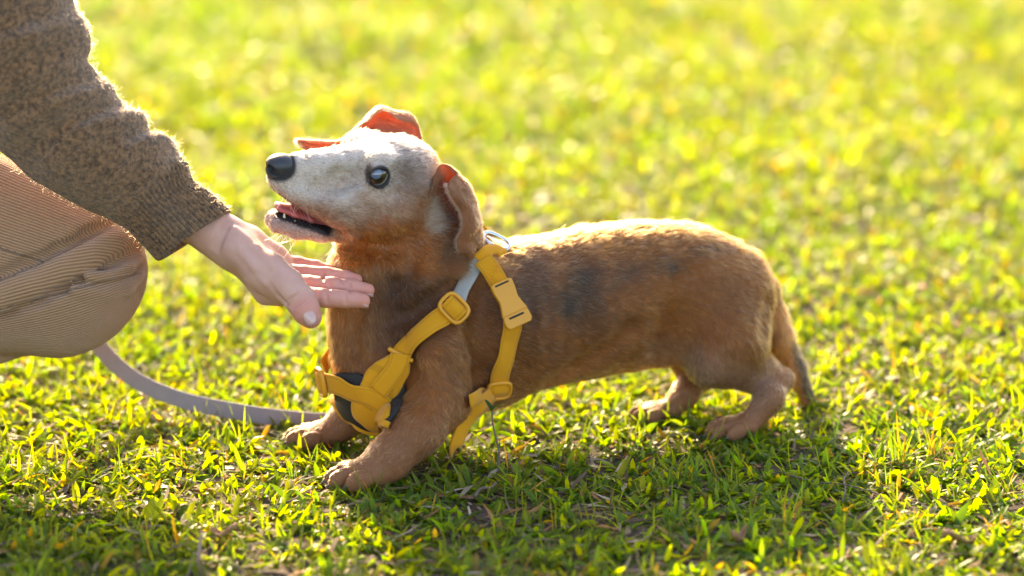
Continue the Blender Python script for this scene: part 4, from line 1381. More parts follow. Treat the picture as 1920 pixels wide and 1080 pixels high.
# whiskers and brow hairs
n = 46
P = np.array([(HX(rng.uniform(535, 590), rng.uniform(345, 385), -0.018) if i % 2 else HX(rng.uniform(510, 580), rng.uniform(425, 443), -0.012)) for i in range(n)])
P = P - dog.grad(P) * dog.val(P)[:, None]; Nn = dog.grad(P)
T = np.repeat(unit(HF * 0.2 - HU * 0.7)[None], n, 0)
p, r = hairs(P, Nn, T, rng.uniform(0.012, 0.030, n), np.full(n, 0.7), np.full(n, 0.00016), 0.6)
hair_obj('whiskers', p, r, np.clip(np.array([[0.7, 0.65, 0.6]]) * np.exp(rng.normal(0, 0.2, (n, 1))), 0, 0.85), MATS['dog_hair'], dog_body)
# ================================================================== the person
person = empty('person', tuple(W(-260, 850, 3.2) * np.array([1, 1, 0])))
tag(person, 'crouching person in brown wool sweater and corduroy trousers holding out an open hand', 'person')
# ---- hand and forearm
m = NT('skin')
n1 = m.noise(60, 4); n2 = m.noise(420, 3)
sc_ = m.mix(n1, (0.52, 0.29, 0.215), (0.62, 0.38, 0.30))
sc_ = m.mix(m.math('MULTIPLY', m.attr('flush').outputs['Fac'], 0.8), sc_, (0.62, 0.17, 0.12))
bl = m.noise(28, 3); sc_ = m.mix(m.math('MULTIPLY', bl, 0.30), sc_, (0.56, 0.20, 0.16))
m.pbr(sc_, 0.52, m.bump(n2, 0.35, 0.0008), Subsurface_Weight=0.2, Subsurface_Scale=0.012, Specular_IOR_Level=0.4)
m.b.inputs['Subsurface Radius'].default_value = (1.0, 0.35, 0.2)
hp = np.array([W(230, 300, 3.06), W(720, 640, 3.02), W(720, 400, 3.24), W(230, 640, 3.24)])
hand = SDF(hp.min(0) - 0.02, hp.max(0) + 0.02, 0.0012)
h_ = lambda u, v, d, r: (W(u, v, d), px(r))
fdep = F_
hand.chain([h_(250, 330, 3.105, 50), h_(340, 400, 3.115, 44), h_(405, 438, 3.120, 40), h_(440, 462, 3.122, 42)], 0.012)     # forearm, wrist
hand.chain([h_(440, 460, 3.126, 40), h_(492, 508, 3.130, 36), h_(532, 536, 3.128, 27)], 0.014, q=unit(F_), sq=1.25)
hand.chain([h_(470, 452, 3.140, 28), h_(512, 487, 3.150, 26), h_(540, 508, 3.150, 20)], 0.012)          # little finger side of the palm
hand.chain([h_(455, 470, 3.100, 30), h_(498, 512, 3.094, 34), h_(528, 542, 3.094, 28)], 0.012)         # ball of the thumb
hand.cone(*[W(500, 548, 3.128), W(540, 552, 3.118)], px(24), px(20), 0.012)
FING = dict(
    index=[(535, 546, 3.106, 20), (575, 556, 3.096, 18.5), (612, 559, 3.092, 17.5), (648, 561, 3.089, 16.5), (681, 564, 3.088, 13)],
    middle=[(532, 530, 3.124, 19), (580, 534, 3.117, 17.5), (622, 536, 3.112, 17), (662, 540, 3.109, 16), (690, 544, 3.108, 12.5)],
    ring=[(530, 511, 3.142, 18), (570, 513, 3.137, 16), (612, 516, 3.133, 15.5), (648, 521, 3.130, 14.5), (668, 525, 3.128, 11.5)],
    little=[(528, 492, 3.156, 16), (560, 495, 3.155, 14), (590, 500, 3.153, 13), (615, 507, 3.151, 12), (628, 511, 3.150, 10)])
for nm, L_ in FING.items():
    hand.chain([h_(*x) for x in L_], 0.0020)
hand.chain([h_(508, 508, 3.090, 33), h_(540, 536, 3.080, 30), h_(563, 562, 3.074, 27), h_(576, 585, 3.072, 24), h_(584, 597, 3.072, 18)], 0.006)   # thumb
for (u, v) in ((566, 548), (572, 556)):                                           # skin creases over the thumb joint
    hand.cone(W(u - 18, v + 14, 3.058), W(u + 16, v - 10, 3.058), 0.0012, 0.0012, 0.0030, op='sub')
hand.cone(W(484, 512, 3.070), W(520, 556, 3.066), 0.0018, 0.0012, 0.005, op='sub')
hand.cone(W(520, 556, 3.068), W(545, 572, 3.068), 0.0014, 0.0010, 0.005, op='sub')
def hcrease(path, r, depth, k):
    q = [hand.cast(CAM, unit(W(u, v, 1.0) - CAM), 3.4, 2.95) for u, v in path]
    q = [p + hand.grad(p[None])[0] * (r - depth) for p in q if p is not None]
    for a, b in zip(q[:-1], q[1:]): hand.cone(a, b, r, r, k, op='sub')
hcrease([(424, 412), (410, 438), (398, 462)], 0.003, 0.0012, 0.003)                # wrist
hcrease([(432, 418), (419, 442), (408, 470)], 0.003, 0.0009, 0.003)
hcrease([(538, 566), (550, 558), (566, 546), (578, 540)], 0.002, 0.0011, 0.002)    # thumb joints
hcrease([(540, 572), (554, 564), (570, 552), (584, 548)], 0.002, 0.0011, 0.002)
hcrease([(546, 578), (558, 570), (574, 560)], 0.002, 0.0008, 0.002)
for (u_, v_) in ((612, 548), (648, 551), (618, 527), (656, 531), (606, 509), (640, 514)):
    hcrease([(u_ - 1, v_ - 2), (u_, v_ + 8), (u_ + 1, v_ + 18)], 0.002, 0.0009, 0.002)
for a_, b_, c_ in (((440, 432), (480, 466), (512, 500)), ((452, 470), (478, 500), (500, 530))):   # tendons and veins
    q = [hand.cast(CAM, unit(W(*x, 1.0) - CAM), 3.4, 2.95) for x in (a_, b_, c_)]
    for x, y in zip(q[:-1], q[1:]): hand.cone(x + F_ * 0.0022, y + F_ * 0.0022, 0.003, 0.0028, 0.006)
HV, HQ = hand.mesh()
hn = hand.grad(HV)
HV = HV + hn * (fbm(HV * 70, 8, 2) * 0.0005)[:, None]
fl_ = np.zeros(len(HV))
for nm, L_ in FING.items():
    for k_ in (1, 4):
        fl_ = np.maximum(fl_, 0.75 * sstep(0.022, 0.004, np.linalg.norm(HV - W(*L_[k_][:3]), axis=1)))
    a_, b_ = W(*L_[1][:3]), W(*L_[4][:3]); dd, _ = segdist(HV, a_, b_); fl_ = np.maximum(fl_, 0.45 * sstep(0.02, 0.01, dd))
fl_ = np.maximum(fl_, 0.6 * sstep(0.03, 0.01, np.linalg.norm(HV - W(578, 590, 3.06), axis=1)))
body = mesh_obj('body', HV, HQ, MATS['skin'], person, attrs={'flush': fl_})
m = NT('nail'); m.pbr((0.56, 0.33, 0.29), 0.2, Coat_Weight=0.4)
def nail(c, ax, nr, l, w):
    ax = unit(ax); nr = unit(nr - ax * (nr @ ax)); b = np.cross(ax, nr)
    nu, nv = 8, 7; V = []
    for i in range(nu):
        s = -1 + 2 * i / (nu - 1)
        ww = w * (1 - 0.45 * max(0, s) ** 2 - 0.25 * max(0, -s) ** 3)
        for j in range(nv):
            q = -1 + 2 * j / (nv - 1)
            V.append(c + ax * l * s + b * ww * q + nr * (-(q ** 2) * w * 0.34 - 0.0006 * s * s))
    Q = np.array([(i * nv + j, i * nv + j + 1, (i + 1) * nv + j + 1, (i + 1) * nv + j) for i in range(nu - 1) for j in range(nv - 1)])
    o = mesh_obj('fingernail', V, Q, MATS['nail'], body)
    so = o.modifiers.new('thickness', 'SOLIDIFY'); so.thickness = 0.0008; so.offset = 0
tn = hand.cast(CAM, unit(W(580, 594, 1) - CAM), 3.3, 2.95)
tnn = hand.grad(tn[None])[0]
nail(tn + tnn * 0.0016, W(586, 606, 3.07) - W(572, 578, 3.07), tnn, 0.0082, 0.0068)
for nm in ('index', 'middle'):
    a_ = W(*FING[nm][4][:3]); ax = a_ - W(*FING[nm][3][:3]); nr = -U_ * 0.9 - F_ * 0.35
    p0 = hand.cast_out(a_, unit(nr), 0.03, 0.0005); nail(p0 + unit(ax) * 0.0005, ax, nr, 0.0050, 0.0042)

# ---- sweater sleeve
m = NT('wool')
n1 = m.noise(260, 4, 0.7); n2 = m.noise(26, 3); n3 = m.noise(900, 2)
nk = m.noise(205, 3, 0.65)
fk = m.ramp(nk, [(0.36, (0, 0, 0)), (0.64, (1, 1, 1))])
wc = m.mix(fk, (0.060, 0.027, 0.012), (0.36, 0.185, 0.082))
wc = m.mix(m.math('MULTIPLY', n2, 0.35), wc, (0.19, 0.115, 0.065))
m.pbr(wc, 0.95, m.bump(m.math('ADD', n1, m.math('MULTIPLY', n3, 0.5)), 1.0, 0.0035), Specular_IOR_Level=0.1, Sheen_Weight=0.35, Sheen_Roughness=0.5)
top_ = [(-100, -520), (10, -330), (95, -150), (138, -5), (162, 45), (173, 85), (166, 114), (184, 132), (212, 156), (217, 180), (238, 194), (268, 214), (280, 240), (304, 250), (330, 270), (349, 302), (360, 338), (382, 353), (404, 372), (428, 394)]
bot_ = [(-480, -330), (-380, -100), (-260, 60), (-165, 150), (-125, 182), (-90, 210), (-60, 236), (-28, 262), (0, 283), (30, 308), (62, 336), (96, 358), (130, 376), (160, 392), (190, 404), (216, 416), (240, 428), (260, 448), (278, 468), (294, 486)]
dep_ = list(np.concatenate([[2.96, 2.98, 3.0, 3.015], np.linspace(3.02, 3.115, 16)]))
cent = []; hv = []
for (a_, b_, d_) in zip(top_, bot_, dep_):
    A_, B_ = W(*a_, d_), W(*b_, d_); cent.append((A_ + B_) / 2); hv.append((A_ - B_) / 2)
ns = 220
st = spline(np.hstack([np.array(cent), np.array(hv)]), ns)
ct, hvv = st[:, :3], st[:, 3:]
nr_ = 324
phi = np.linspace(0, 2 * math.pi, nr_, endpoint=False)
Ls = np.concatenate([[0], np.cumsum(np.linalg.norm(np.diff(ct, axis=0), axis=1))]); Ls = Ls[-1] - Ls        # distance from the cuff
hl_ = np.linalg.norm(hvv, axis=1)
rings = ct[:, None] + hvv[:, None] * np.cos(phi)[None, :, None] + F_[None, None] * (hl_[:, None] * 0.86 * np.sin(phi)[None])[..., None]
rn_ = norm_rows((rings - ct[:, None]).reshape(-1, 3)).reshape(rings.shape)
SS, PP = np.meshgrid(Ls, phi, indexing='ij')
cuffw = sstep(0.075, 0.06, SS)
fold = np.sin(SS * 2 * math.pi / 0.043 + 1.4 * np.sin(PP) + 0.8 * np.sin(2 * PP + SS * 12)) * (0.5 + 0.5 * np.sin(PP * 1.0 + 0.6 + SS * 9))
fold = fold * 0.0042 * (1 - cuffw) * (0.35 + 0.65 * np.abs(np.sin(PP)))
fold += (fbm((rings * np.array([26, 26, 26])).reshape(-1, 3), 61, 3) * 0.0042).reshape(SS.shape) * (1 - 0.7 * cuffw)
rib = (np.abs(np.sin(PP * 27)) ** 0.7 - 0.6) * 0.0042 * cuffw
rings = rings + rn_ * (fold + rib)[..., None]
# turn the cuff in
endc = ct[-1]; ax_ = unit(ct[-1] - ct[-4])
lip1 = endc + (rings[-1] - endc) * 0.97 + ax_ * 0.003
lip2 = endc + (rings[-1] - endc) * 0.86 + ax_ * 0.0015
lip3 = endc + (rings[-1] - endc) * 0.62 - ax_ * 0.03
rings = np.concatenate([rings, lip1[None], lip2[None], lip3[None]])
m_, k_ = rings.shape[:2]
ii, jj = np.meshgrid(np.arange(m_ - 1), np.arange(k_), indexing='ij')
SQd = np.stack([(ii * k_ + jj).ravel(), (ii * k_ + (jj + 1) % k_).ravel(), ((ii + 1) * k_ + (jj + 1) % k_).ravel(), ((ii + 1) * k_ + jj).ravel()], 1)
SV = rings.reshape(-1, 3)
_c = SV.mean(0)
sleeve = mesh_obj('sweater_sleeve', SV, SQd, MATS['wool'], person)
# flip check: normals should leave the axis
me = sleeve.data
nn = np.zeros(len(me.polygons) * 3); me.polygons.foreach_get('normal', nn); nn = nn.reshape(-1, 3)
pc_ = np.zeros(len(me.polygons) * 3); me.polygons.foreach_get('center', pc_); pc_ = pc_.reshape(-1, 3)
if ((pc_ - np.repeat(ct, k_, 0)[:len(pc_)][:len(pc_)] if False else pc_ - pc_.mean(0)) * nn).sum() < 0: me.flip_normals(); SQd = SQd[:, ::-1]
m = NT('wool_fuzz')
at = m.attr('tint')
hb = m.n('ShaderNodeBsdfHairPrincipled', model='CHIANG', parametrization='COLOR'); m.l(at.outputs['Color'], hb.inputs['Color'])
hb.inputs['Roughness'].default_value = 0.55; hb.inputs['Radial Roughness'].default_value = 0.6
m.l(hb.outputs[0], m.out.inputs[0])
n = 24000
P, Nn = tri_sample(SV, SQd[: (ns - 1) * k_], n)
T = rng.normal(0, 1, (n, 3))
pts = np.zeros((n, 4, 3)); pts[:, 0] = P
Lf = np.clip(np.exp(rng.normal(math.log(0.0046), 0.45, n)), 0.0015, 0.010)
dv = norm_rows(Nn * rng.uniform(0.15, 0.9, (n, 1)) + norm_rows(T) * 0.8)
for i in range(1, 4):
    pts[:, i] = pts[:, i - 1] + dv * (Lf / 3)[:, None]
    dv = norm_rows(dv + rng.normal(0, 0.5, (n, 3)))
hair_obj('wool_fibres', pts, np.full((n, 4), 0.00007), np.clip(np.array([[0.40, 0.215, 0.09]]) * np.exp(rng.normal(0, 0.35, (n, 1))), 0, 0.8), MATS['wool_fuzz'], sleeve)

# ---- trousers: the bent knee
m = NT('corduroy')
wa = m.attr('wale').outputs['Fac']
wv = m.math('SINE', m.math('MULTIPLY', wa, 2 * math.pi))
hgt = m.math('MULTIPLY', m.math('ADD', wv, 1.0), 0.5)
nzz = m.noise(30, 3); nf = m.noise(700, 3)
cc_ = m.mix(m.math('POWER', hgt, 0.7), (0.18, 0.088, 0.044), (0.49, 0.275, 0.145))
cc_ = m.mix(m.math('MULTIPLY', nf, 0.3), cc_, (0.46, 0.28, 0.17))
cc_ = m.mix(m.math('MULTIPLY', nzz, 0.25), cc_, (0.40, 0.23, 0.14))
m.pbr(cc_, 0.9, m.bump(m.math('ADD', hgt, m.math('MULTIPLY', nf, 0.4)), 0.9, 0.0011), Specular_IOR_Level=0.15, Sheen_Weight=0.25)
kd = 3.170
klo = np.minimum(W(-520, 760, 3.05), W(-520, 760, 3.4)); khi = np.maximum(W(330, 180, 3.4), W(330, 180, 3.05))
knee = SDF(np.minimum(klo, khi) - 0.02, np.maximum(klo, khi) + 0.02, 0.0026)
KA, KB = W(-430, 300, kd), W(128, 506, kd)
sqk = dict(q=unit(F_), sq=0.78)
knee.cone(KA, KB, px(190), px(149), 0.02, **sqk)
knee.cone(W(-430, 560, kd), W(95, 540, kd), px(120), px(122), 0.03, **sqk)
knee.chain([(W(-430, 640, kd + 0.02), px(70)), (W(-60, 640, kd + 0.015), px(58)), (W(60, 618, kd + 0.01), px(45))], 0.004, **sqk)
def kray(u, v):
    return knee.cast(CAM, unit(W(u, v, 1.0) - CAM), 3.5, 2.95)
roll = [(-140, 606), (-60, 580), (0, 556), (60, 532), (120, 506), (180, 475), (228, 446), (250, 434)]
rp_ = [kray(*x) for x in roll]
rp_ = list(smooth_rows(np.array(rp_), 4))
cuts = [[kray(u + 0.4 * o_, v + o_) for u, v in roll[:-1]] for o_ in (-30, 30)]
side_folds = [([(168, 520), (205, 520), (240, 505), (262, 488)], 12), ([(140, 545), (195, 552), (238, 540), (260, 520)], 13)]
side_pts = [([kray(*x) for x in pth], [kray(x[0], x[1] - 15) for x in pth], r_) for pth, r_ in side_folds]
for gp_ in cuts:
    gp_ = smooth_rows(np.array([x for x in gp_ if x is not None]), 3)
    for a_, b_ in zip(gp_[:-1], gp_[1:]): knee.cone(a_ - F_ * px(1), b_ - F_ * px(1), px(13), px(13), px(16), op='sub')
for a_, b_ in zip(rp_[:-1], rp_[1:]):
    knee.cone(a_ + F_ * px(7), b_ + F_ * px(7), px(28), px(28), px(6))
for q_, g_, r_ in side_pts:
    q_ = [x for x in q_ if x is not None]; g_ = [x for x in g_ if x is not None]
    for a_, b_ in zip(g_[:-1], g_[1:]): knee.cone(a_ - F_ * px(1), b_ - F_ * px(1), px(6), px(6), px(10), op='sub')
    for a_, b_ in zip(q_[:-1], q_[1:]): knee.cone(a_ + F_ * px(6), b_ + F_ * px(6), px(r_), px(r_), px(9))
KV, KQ = knee.mesh()
kn = knee.grad(KV)
KV = KV + kn * (fbm(KV * 22, 14, 2) * 0.0020 + fbm(KV * 60, 15, 2) * 0.0007)[:, None]
def angle_about(p, a, b, ref):
    ax = unit(b - a); e = p - a; e = e - np.outer(e @ ax, ax)
    r1 = unit(ref - ax * (ref @ ax)); r2 = np.cross(ax, r1)
    return np.arctan2(e @ r2, e @ r1)
sp_ = 0.0035
w_up = angle_about(KV, W(-430, 330, kd), W(128, 500, kd), F_) * 0.080 / sp_
w_lo = angle_about(KV, W(-430, 700, kd), W(240, 520, kd), F_) * 0.075 / sp_
RP = np.array(rp_)
ra, rb_ = RP[1], RP[-1]
along = (KV - ra) @ unit(rb_ - ra)
dr_ = np.min(np.stack([segdist(KV, a_ + F_ * px(10), b_ + F_ * px(10))[0] for a_, b_ in zip(rp_[:-1], rp_[1:])]), 0)
perp = unit(np.cross(unit(rb_ - ra), F_)); perp = perp if perp @ U_ > 0 else -perp
sidev = (KV - ra) @ perp
best = np.full(len(KV), 9.0); off_s = np.zeros(len(KV))
for a_, b_ in zip(rp_[:-1], rp_[1:]):
    dd, tt = segdist(KV, a_, b_); u_ = dd < best
    pr = unit(np.cross(b_ - a_, F_)); pr = pr if pr @ U_ > 0 else -pr
    best = np.where(u_, dd, best); off_s = np.where(u_, (KV - a_) @ pr, off_s)
wale = np.where(off_s > px(25), w_up, w_lo)
trousers = mesh_obj('trousers', KV, KQ, MATS['corduroy'], person, attrs={'wale': wale})

# ---- the rest of the figure, beyond the picture's left edge
HC = np.array([-0.665, 0.150, 1.000])                                # head
fwd_ = unit([0.88, 0.02, -0.42]); lft = np.array([-0.02, 1.0, 0.0]); lft = unit(lft - fwd_ * (lft @ fwd_)); upv = np.cross(fwd_, lft)
hs = SDF(HC - 0.17, HC + 0.17, 0.0030)
hp_ = lambda f, l, u: HC + fwd_ * f + lft * l + upv * u
HAx = (fwd_, lft, upv)
hs.ell(hp_(-0.012, 0, 0.030), HAx, (0.095, 0.074, 0.085), 0.01)
hs.ell(hp_(0.030, 0, -0.040), HAx, (0.058, 0.056, 0.070), 0.03)
hs.ell(hp_(0.068, 0, -0.088), HAx, (0.022, 0.026, 0.018), 0.02)
hs.cone(hp_(0.082, 0, 0.010), hp_(0.104, 0, -0.024), 0.008, 0.011, 0.012)
for s in (-1, 1):
    hs.ell(hp_(0.094, s * 0.012, -0.030), HAx, (0.010, 0.007, 0.006), 0.006)
    hs.ell(hp_(0.090, s * 0.032, 0.008), HAx, (0.014, 0.017, 0.011), 0.006, 'sub')
    hs.ell(hp_(0.055, s * 0.042, -0.028), HAx, (0.030, 0.022, 0.024), 0.02)
    hs.ell(hp_(-0.008, s * 0.076, -0.008), (unit(fwd_ + lft * s * 0.4 * -1), lft, upv), (0.017, 0.008, 0.032), 0.006)
hs.ell(hp_(0.086, 0, -0.054), HAx, (0.010, 0.024, 0.0055), 0.004)
hs.ell(hp_(0.085, 0, -0.064), HAx, (0.010, 0.020, 0.006), 0.003)
hs.cone(hp_(-0.015, 0, -0.06), hp_(-0.06, 0, -0.17), 0.052, 0.056, 0.03)
hV, hQ = hs.mesh()
mesh_obj('head', hV, hQ, MATS['skin'], person, attrs={'flush': np.full(len(hV), 0.25)})
m = NT('hair'); m.pbr(m.mix(m.noise(90, 4), (0.012, 0.008, 0.006), (0.05, 0.03, 0.02)), 0.4, m.bump(m.noise(200, 4), 0.8, 0.004))
hh = SDF(HC - 0.24, HC + 0.20, 0.0045)
hh.ell(hp_(-0.026, 0, 0.040), HAx, (0.098, 0.084, 0.092), 0.01)
hh.ell(hp_(-0.060, 0, -0.060), HAx, (0.050, 0.082, 0.090), 0.03)
for s in (-1, 1): hh.cone(hp_(-0.01, s * 0.074, 0.02), hp_(-0.03, s * 0.078, -0.12), 0.022, 0.014, 0.02)
hh.half(hp_(0.050, 0, 0.055), unit(fwd_ * 0.9 - upv * 0.55), 0.01)
sV, sQ = hh.mesh(); sV = sV + hh.grad(sV) * (fbm(sV * 60, 4, 2) * 0.003)[:, None]
mesh_obj('hair', sV, sQ, MATS['hair'], person)
for s in (-1, 1):
    c0 = hp_(0.072, s * 0.032, 0.008); Vv = []
    for a in np.linspace(0, math.pi, 14):
        for b in np.linspace(0, 2 * math.pi, 16, endpoint=False):
            Vv.append(c0 + 0.0118 * (fwd_ * math.cos(a) + lft * math.sin(a) * math.cos(b) + upv * math.sin(a) * math.sin(b)))
    cols = np.repeat([(0.004, 0.004, 0.004) if a < 0.22 else ((0.03, 0.017, 0.01) if a < 0.48 else (0.7, 0.68, 0.65)) for a in np.linspace(0, math.pi, 14)], 16, 0)
    mesh_obj('eye', Vv, np.array([(i * 16 + j, (i + 1) * 16 + j, (i + 1) * 16 + (j + 1) % 16, i * 16 + (j + 1) % 16) for i in range(13) for j in range(16)]), MATS['eye'], person, attrs={'tint': np.array(cols)})
# sweater: trunk and the other arm
ss_ = SDF((-1.25, -0.20, 0.10), (-0.20, 0.60, 1.02), 0.0065)
V3 = lambda *a: np.array(a, float)
ss_.cone(V3(-0.95, 0.14, 0.33), V3(-0.80, 0.15, 0.74), 0.15, 0.145, 0.04, V3(0, 1, 0), 1.15)
ss_.cone(V3(-0.74, 0.02, 0.78), V3(-0.76, 0.30, 0.78), 0.085, 0.085, 0.05)
ss_.cone(ct[0] + V3(0.0, 0.01, 0.0), V3(-0.75, 0.04, 0.78), 0.070, 0.085, 0.03)
ss_.chain([(V3(-0.75, 0.30, 0.77), 0.075), (V3(-0.84, 0.42, 0.52), 0.060), (V3(-0.76, 0.38, 0.34), 0.045)], 0.03)
ss_.cone(V3(-0.775, 0.155, 0.84), V3(-0.755, 0.155, 0.885), 0.072, 0.066, 0.02)
tV, tQ = ss_.mesh(); tV = tV + ss_.grad(tV) * (fbm(tV * 14, 9, 3) * 0.012)[:, None]
mesh_obj('sweater', tV, tQ, MATS['wool'], person)
# trousers: hips and the far leg; shoes
ts_ = SDF((-1.30, -0.16, 0.0), (-0.30, 0.52, 0.50), 0.0065)
ts_.cone(V3(-0.98, 0.06, 0.28), V3(-0.98, 0.24, 0.28), 0.14, 0.14, 0.03)
ts_.cone(KA + V3(-0.02, 0, 0), V3(-0.96, 0.06, 0.28), 0.105, 0.12, 0.04)
ts_.chain([(V3(-0.96, 0.25, 0.28), 0.11), (V3(-0.78, 0.34, 0.09), 0.080)], 0.03)
ts_.chain([(V3(-0.78, 0.34, 0.085), 0.075), (V3(-1.12, 0.33, 0.075), 0.055)], 0.03)
ts_.chain([(W(-380, 640, kd + 0.02), 0.050), (V3(-0.98, 0.10, 0.12), 0.052)], 0.03)
tV, tQ = ts_.mesh(); tV = tV + ts_.grad(tV) * (fbm(tV * 16, 19, 3) * 0.010)[:, None]
wl_ = angle_about(tV, V3(-0.97, 0.15, 0.24), V3(-0.3, 0.15, 0.2), F_) * 0.10 / sp_
mesh_obj('trouser_seat', tV, tQ, MATS['corduroy'], person, attrs={'wale': wl_})
m = NT('shoe_leather'); m.pbr((0.05, 0.035, 0.028), 0.45, m.bump(m.noise(120, 3), 0.3, 0.001))
for y_ in (0.09, 0.31):
    sh = SDF((-1.13, y_ - 0.09, -0.02), (-0.74, y_ + 0.09, 0.20), 0.004)
    sh.cone(V3(-1.02, y_, 0.075), V3(-0.86, y_, 0.036), 0.040, 0.034, 0.02)
    sh.cone(V3(-0.86, y_, 0.034), V3(-0.80, y_, 0.028), 0.034, 0.026, 0.02)
    sh.cone(V3(-1.01, y_, 0.09), V3(-0.98, y_, 0.13), 0.040, 0.042, 0.02)
    sh.half(V3(-0.9, y_, 0.002), V3(0, 0, -1), 0.003)
    sV, sQ = sh.mesh(); mesh_obj('shoe', sV, sQ, MATS['shoe_leather'], person)
# ================================================================== leash and small things in the grass
m = NT('leash_webbing')
uv = m.attr('uvw').outputs['Vector']
wv = m.n('ShaderNodeTexWave', wave_type='BANDS', bands_direction='X'); wv.inputs['Scale'].default_value = 130; m.l(uv, wv.inputs['Vector'])
m.pbr(m.mix(m.noise(70, 3), (0.20, 0.183, 0.205), (0.26, 0.238, 0.262)), 0.7, m.bump(wv.outputs[0], 0.3, 0.0005), Sheen_Weight=0.2)
leash = empty('dog_leash', tuple(G(450, 800)))
tag(leash, 'grey flat webbing leash hanging from behind the knee and trailing to the dog', 'leash')
lp = np.array([W(60, 470, 3.36), W(110, 545, 3.345), W(165, 618, 3.330), W(205, 672, 3.320), W(262, 717, 3.312), W(345, 751, 3.302), W(440, 771, 3.296), W(530, 784, 3.290),
               W(620, 790, 3.288), W(690, 780, 3.292), W(740, 735, 3.315), W(780, 650, 3.335), W(830, 560, 3.325), W(880, 490, 3.290), W(915, 458, 3.235)])
LPs = spline(lp, 420)
tt_ = np.linspace(0, 1, 420)
Lt = norm_rows(np.gradient(LPs, axis=0))
wdir = np.repeat(unit(DU * 1.0 + F_ * 0.15)[None], 420, 0)
wdir = wdir + np.array([[0.9, 0.2, 0.0]]) * (1 - sstep(0.10, 0.32, tt_))[:, None] * 0.9
LN = norm_rows(np.cross(wdir, Lt)); LN = np.where(((LN @ F_) > 0)[:, None], -LN, LN)
ls_ = ribbon('strap', LPs, LN, 0.0185, 0.0028, MATS['leash_webbing'], leash, record=False)
ls_.data.polygons.foreach_set('use_smooth', np.zeros(len(ls_.data.polygons), bool))
hc = W(922, 456, 3.225)
ring_frame('snap_hook', hc, unit(R_ + U_ * -0.4), unit(U_ * 0.7 + F_ * 0.6), unit(np.cross(unit(R_ + U_ * -0.4), unit(U_ * 0.7 + F_ * 0.6))), 0.012, 0.006, 0.002, MATS['steel'], leash, 2.2)

# a sprig with a leaf at its top
m = NT('twig'); m.pbr(m.mix(m.noise(200, 3), (0.09, 0.06, 0.04), (0.16, 0.11, 0.08)), 0.8)
def tube(name, P, R, mat, parent, k=7):
    P = np.asarray(P, float); T = norm_rows(np.gradient(P, axis=0)); rings = []
    ref = np.array([0.21, 0.95, 0.1]);
    for p, t, r in zip(P, T, R):
        s1 = unit(np.cross(t, ref)); s2 = np.cross(t, s1)
        rings.append([p + r * (s1 * math.cos(a) + s2 * math.sin(a)) for a in np.linspace(0, 6.283, k, endpoint=False)])
    V, Fs = loft(np.array(rings)); return mesh_obj(name, V, Fs, mat, parent)
def leaf(name, root, az, el, L, w, col, parent, curl=0.5, fold=0.3, mat=None):
    V, F, C = blades(np.array([root], float), np.array([az]), np.array([el]), np.array([L]), np.array([w]), np.array([curl]), np.array([fold]), np.array([col]))
    o = mesh_obj(name, V, F, mat or MAT_LEAF, parent, attrs={'tint': C})
    sb = o.modifiers.new('smooth', 'SUBSURF'); sb.levels = sb.render_levels = 2
    return o
g0 = G(934, 893)
sprig = empty('sprig', tuple(g0)); tag(sprig, 'thin dark sprig with one small leaf at its tip beside the girth strap', 'plant')
ds = ground_d(893)
Ps = spline(np.array([g0, W(936, 850, ds), W(930, 822, ds - 0.002), W(924, 795, ds), W(922, 770, ds)]), 16)
tube('stem', Ps, np.linspace(0.0014, 0.0008, 16), MATS['twig'], sprig)
tube('side_stem', spline(np.array([W(935, 842, ds), W(937, 832, ds), W(937, 823, ds)]), 6), np.linspace(0.001, 0.0005, 6), MATS['twig'], sprig)
leaf('leaf', W(922, 771, ds), 2.6, 1.15, 0.016, 0.0075, (0.035, 0.10, 0.035), sprig)
leaf('leaf', W(922, 771, ds), 0.2, 0.95, 0.013, 0.006, (0.05, 0.12, 0.04), sprig)
# taller tufts
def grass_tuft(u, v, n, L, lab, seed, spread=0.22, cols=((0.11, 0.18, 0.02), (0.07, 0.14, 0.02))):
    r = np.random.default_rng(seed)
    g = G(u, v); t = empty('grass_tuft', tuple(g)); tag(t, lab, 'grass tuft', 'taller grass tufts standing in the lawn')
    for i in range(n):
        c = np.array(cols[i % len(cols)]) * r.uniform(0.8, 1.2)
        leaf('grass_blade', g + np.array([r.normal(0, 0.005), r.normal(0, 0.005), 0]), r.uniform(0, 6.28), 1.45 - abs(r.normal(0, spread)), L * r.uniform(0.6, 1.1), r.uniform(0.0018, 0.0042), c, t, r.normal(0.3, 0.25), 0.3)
grass_tuft(1690, 870, 9, 0.050, 'bright yellow-green upright grass tuft on the open lawn behind the dog', 1)
grass_tuft(1745, 872, 8, 0.046, 'upright grass tuft mixed with brown dry blades on the open lawn', 2, 0.3, ((0.16, 0.18, 0.02), (0.22, 0.13, 0.06)))
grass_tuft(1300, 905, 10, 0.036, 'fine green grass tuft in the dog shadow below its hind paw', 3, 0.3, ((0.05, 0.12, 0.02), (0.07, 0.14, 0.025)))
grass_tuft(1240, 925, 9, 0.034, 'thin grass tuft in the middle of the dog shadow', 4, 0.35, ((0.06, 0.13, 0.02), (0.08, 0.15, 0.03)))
grass_tuft(1260, 985, 8, 0.030, 'fine green grass tuft at the shadow edge farthest from the dog', 5, 0.35, ((0.06, 0.13, 0.02), (0.08, 0.15, 0.03)))
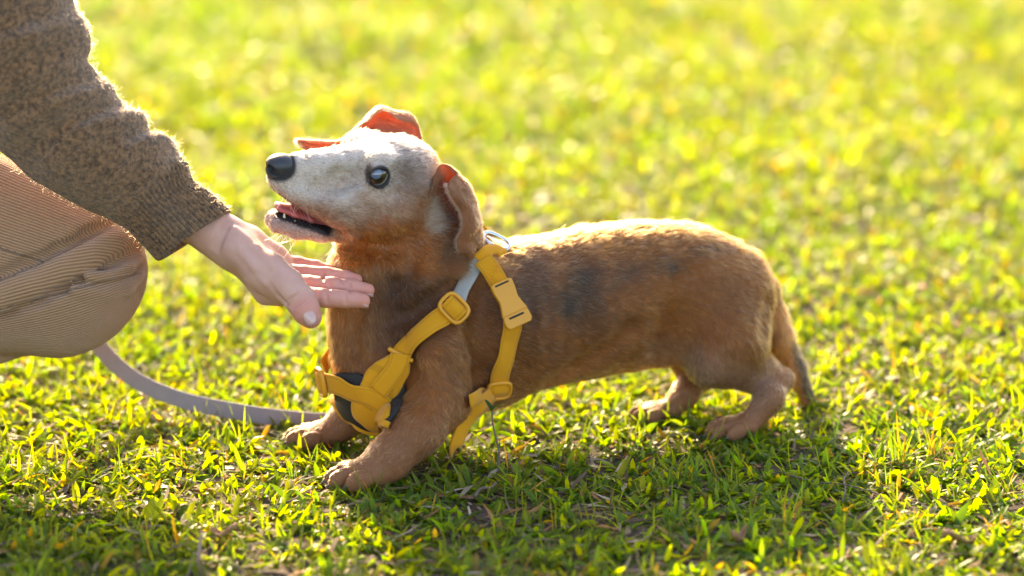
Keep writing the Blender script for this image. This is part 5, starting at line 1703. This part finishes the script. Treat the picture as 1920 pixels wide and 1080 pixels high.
# fallen leaves
m = NT('dead_leaf')
m.pbr(m.mix(m.noise(160, 4), (0.22, 0.10, 0.045), (0.46, 0.25, 0.11)), 0.6, m.bump(m.noise(300, 3), 0.6, 0.0012))
def dead_leaf(u, v, L, w, az, lab, seed):
    r = np.random.default_rng(seed)
    g = G(u, v, 0.010); nu, nv = 12, 7; V = []
    ca, sa = math.cos(az), math.sin(az)
    for i in range(nu):
        s = i / (nu - 1); ww = w * math.sin(math.pi * min(1, s * 0.96 + 0.03)) ** 0.8
        for j in range(nv):
            q = -1 + 2 * j / (nv - 1)
            x = (s - 0.5) * L; y = ww * q * 0.5
            zz = 0.006 * (q * q) + 0.006 * math.sin(s * 5 + seed) + r.normal(0, 0.0006)
            V.append(g + np.array([x * ca - y * sa, x * sa + y * ca, zz]))
    Q = np.array([(i * nv + j, i * nv + j + 1, (i + 1) * nv + j + 1, (i + 1) * nv + j) for i in range(nu - 1) for j in range(nv - 1)])
    o = mesh_obj('fallen_leaf', V, Q, MATS['dead_leaf'])
    so = o.modifiers.new('thickness', 'SOLIDIFY'); so.thickness = 0.0005
    tag(o, lab, 'leaf', 'dead leaves lying on the lawn')
dead_leaf(1798, 1030, 0.036, 0.016, 0.3, 'curled orange-brown dead leaf on sunlit grass beside the dog shadow', 1)
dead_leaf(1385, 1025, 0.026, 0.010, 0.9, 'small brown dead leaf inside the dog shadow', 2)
dead_leaf(420, 1018, 0.030, 0.012, -0.4, 'brown dead leaf on sunlit grass ahead of the front paws', 3)
def twig(u0, v0, u1, v1, lab, seed, r=0.0011):
    rr = np.random.default_rng(seed)
    a, b = G(u0, v0, 0.008), G(u1, v1, 0.012)
    P = spline(np.array([a, a + (b - a) * 0.35 + rr.normal(0, 0.002, 3), a + (b - a) * 0.7 + rr.normal(0, 0.002, 3), b]), 12)
    o = tube('twig', P, np.linspace(r, r * 0.6, 12), MATS['twig'], None)
    tag(o, lab, 'twig', 'twigs lying on the lawn')
twig(1580, 955, 1590, 905, 'short pale twig standing at the edge of the dog shadow', 1)
twig(1480, 905, 1640, 945, 'thin twig lying half in and half out of the dog shadow', 2)
twig(520, 960, 590, 935, 'thin brown twig on sunlit grass ahead of the near front paw', 3)
twig(890, 945, 930, 925, 'short grey twig lying under the dog in its shadow', 4, 0.0018)
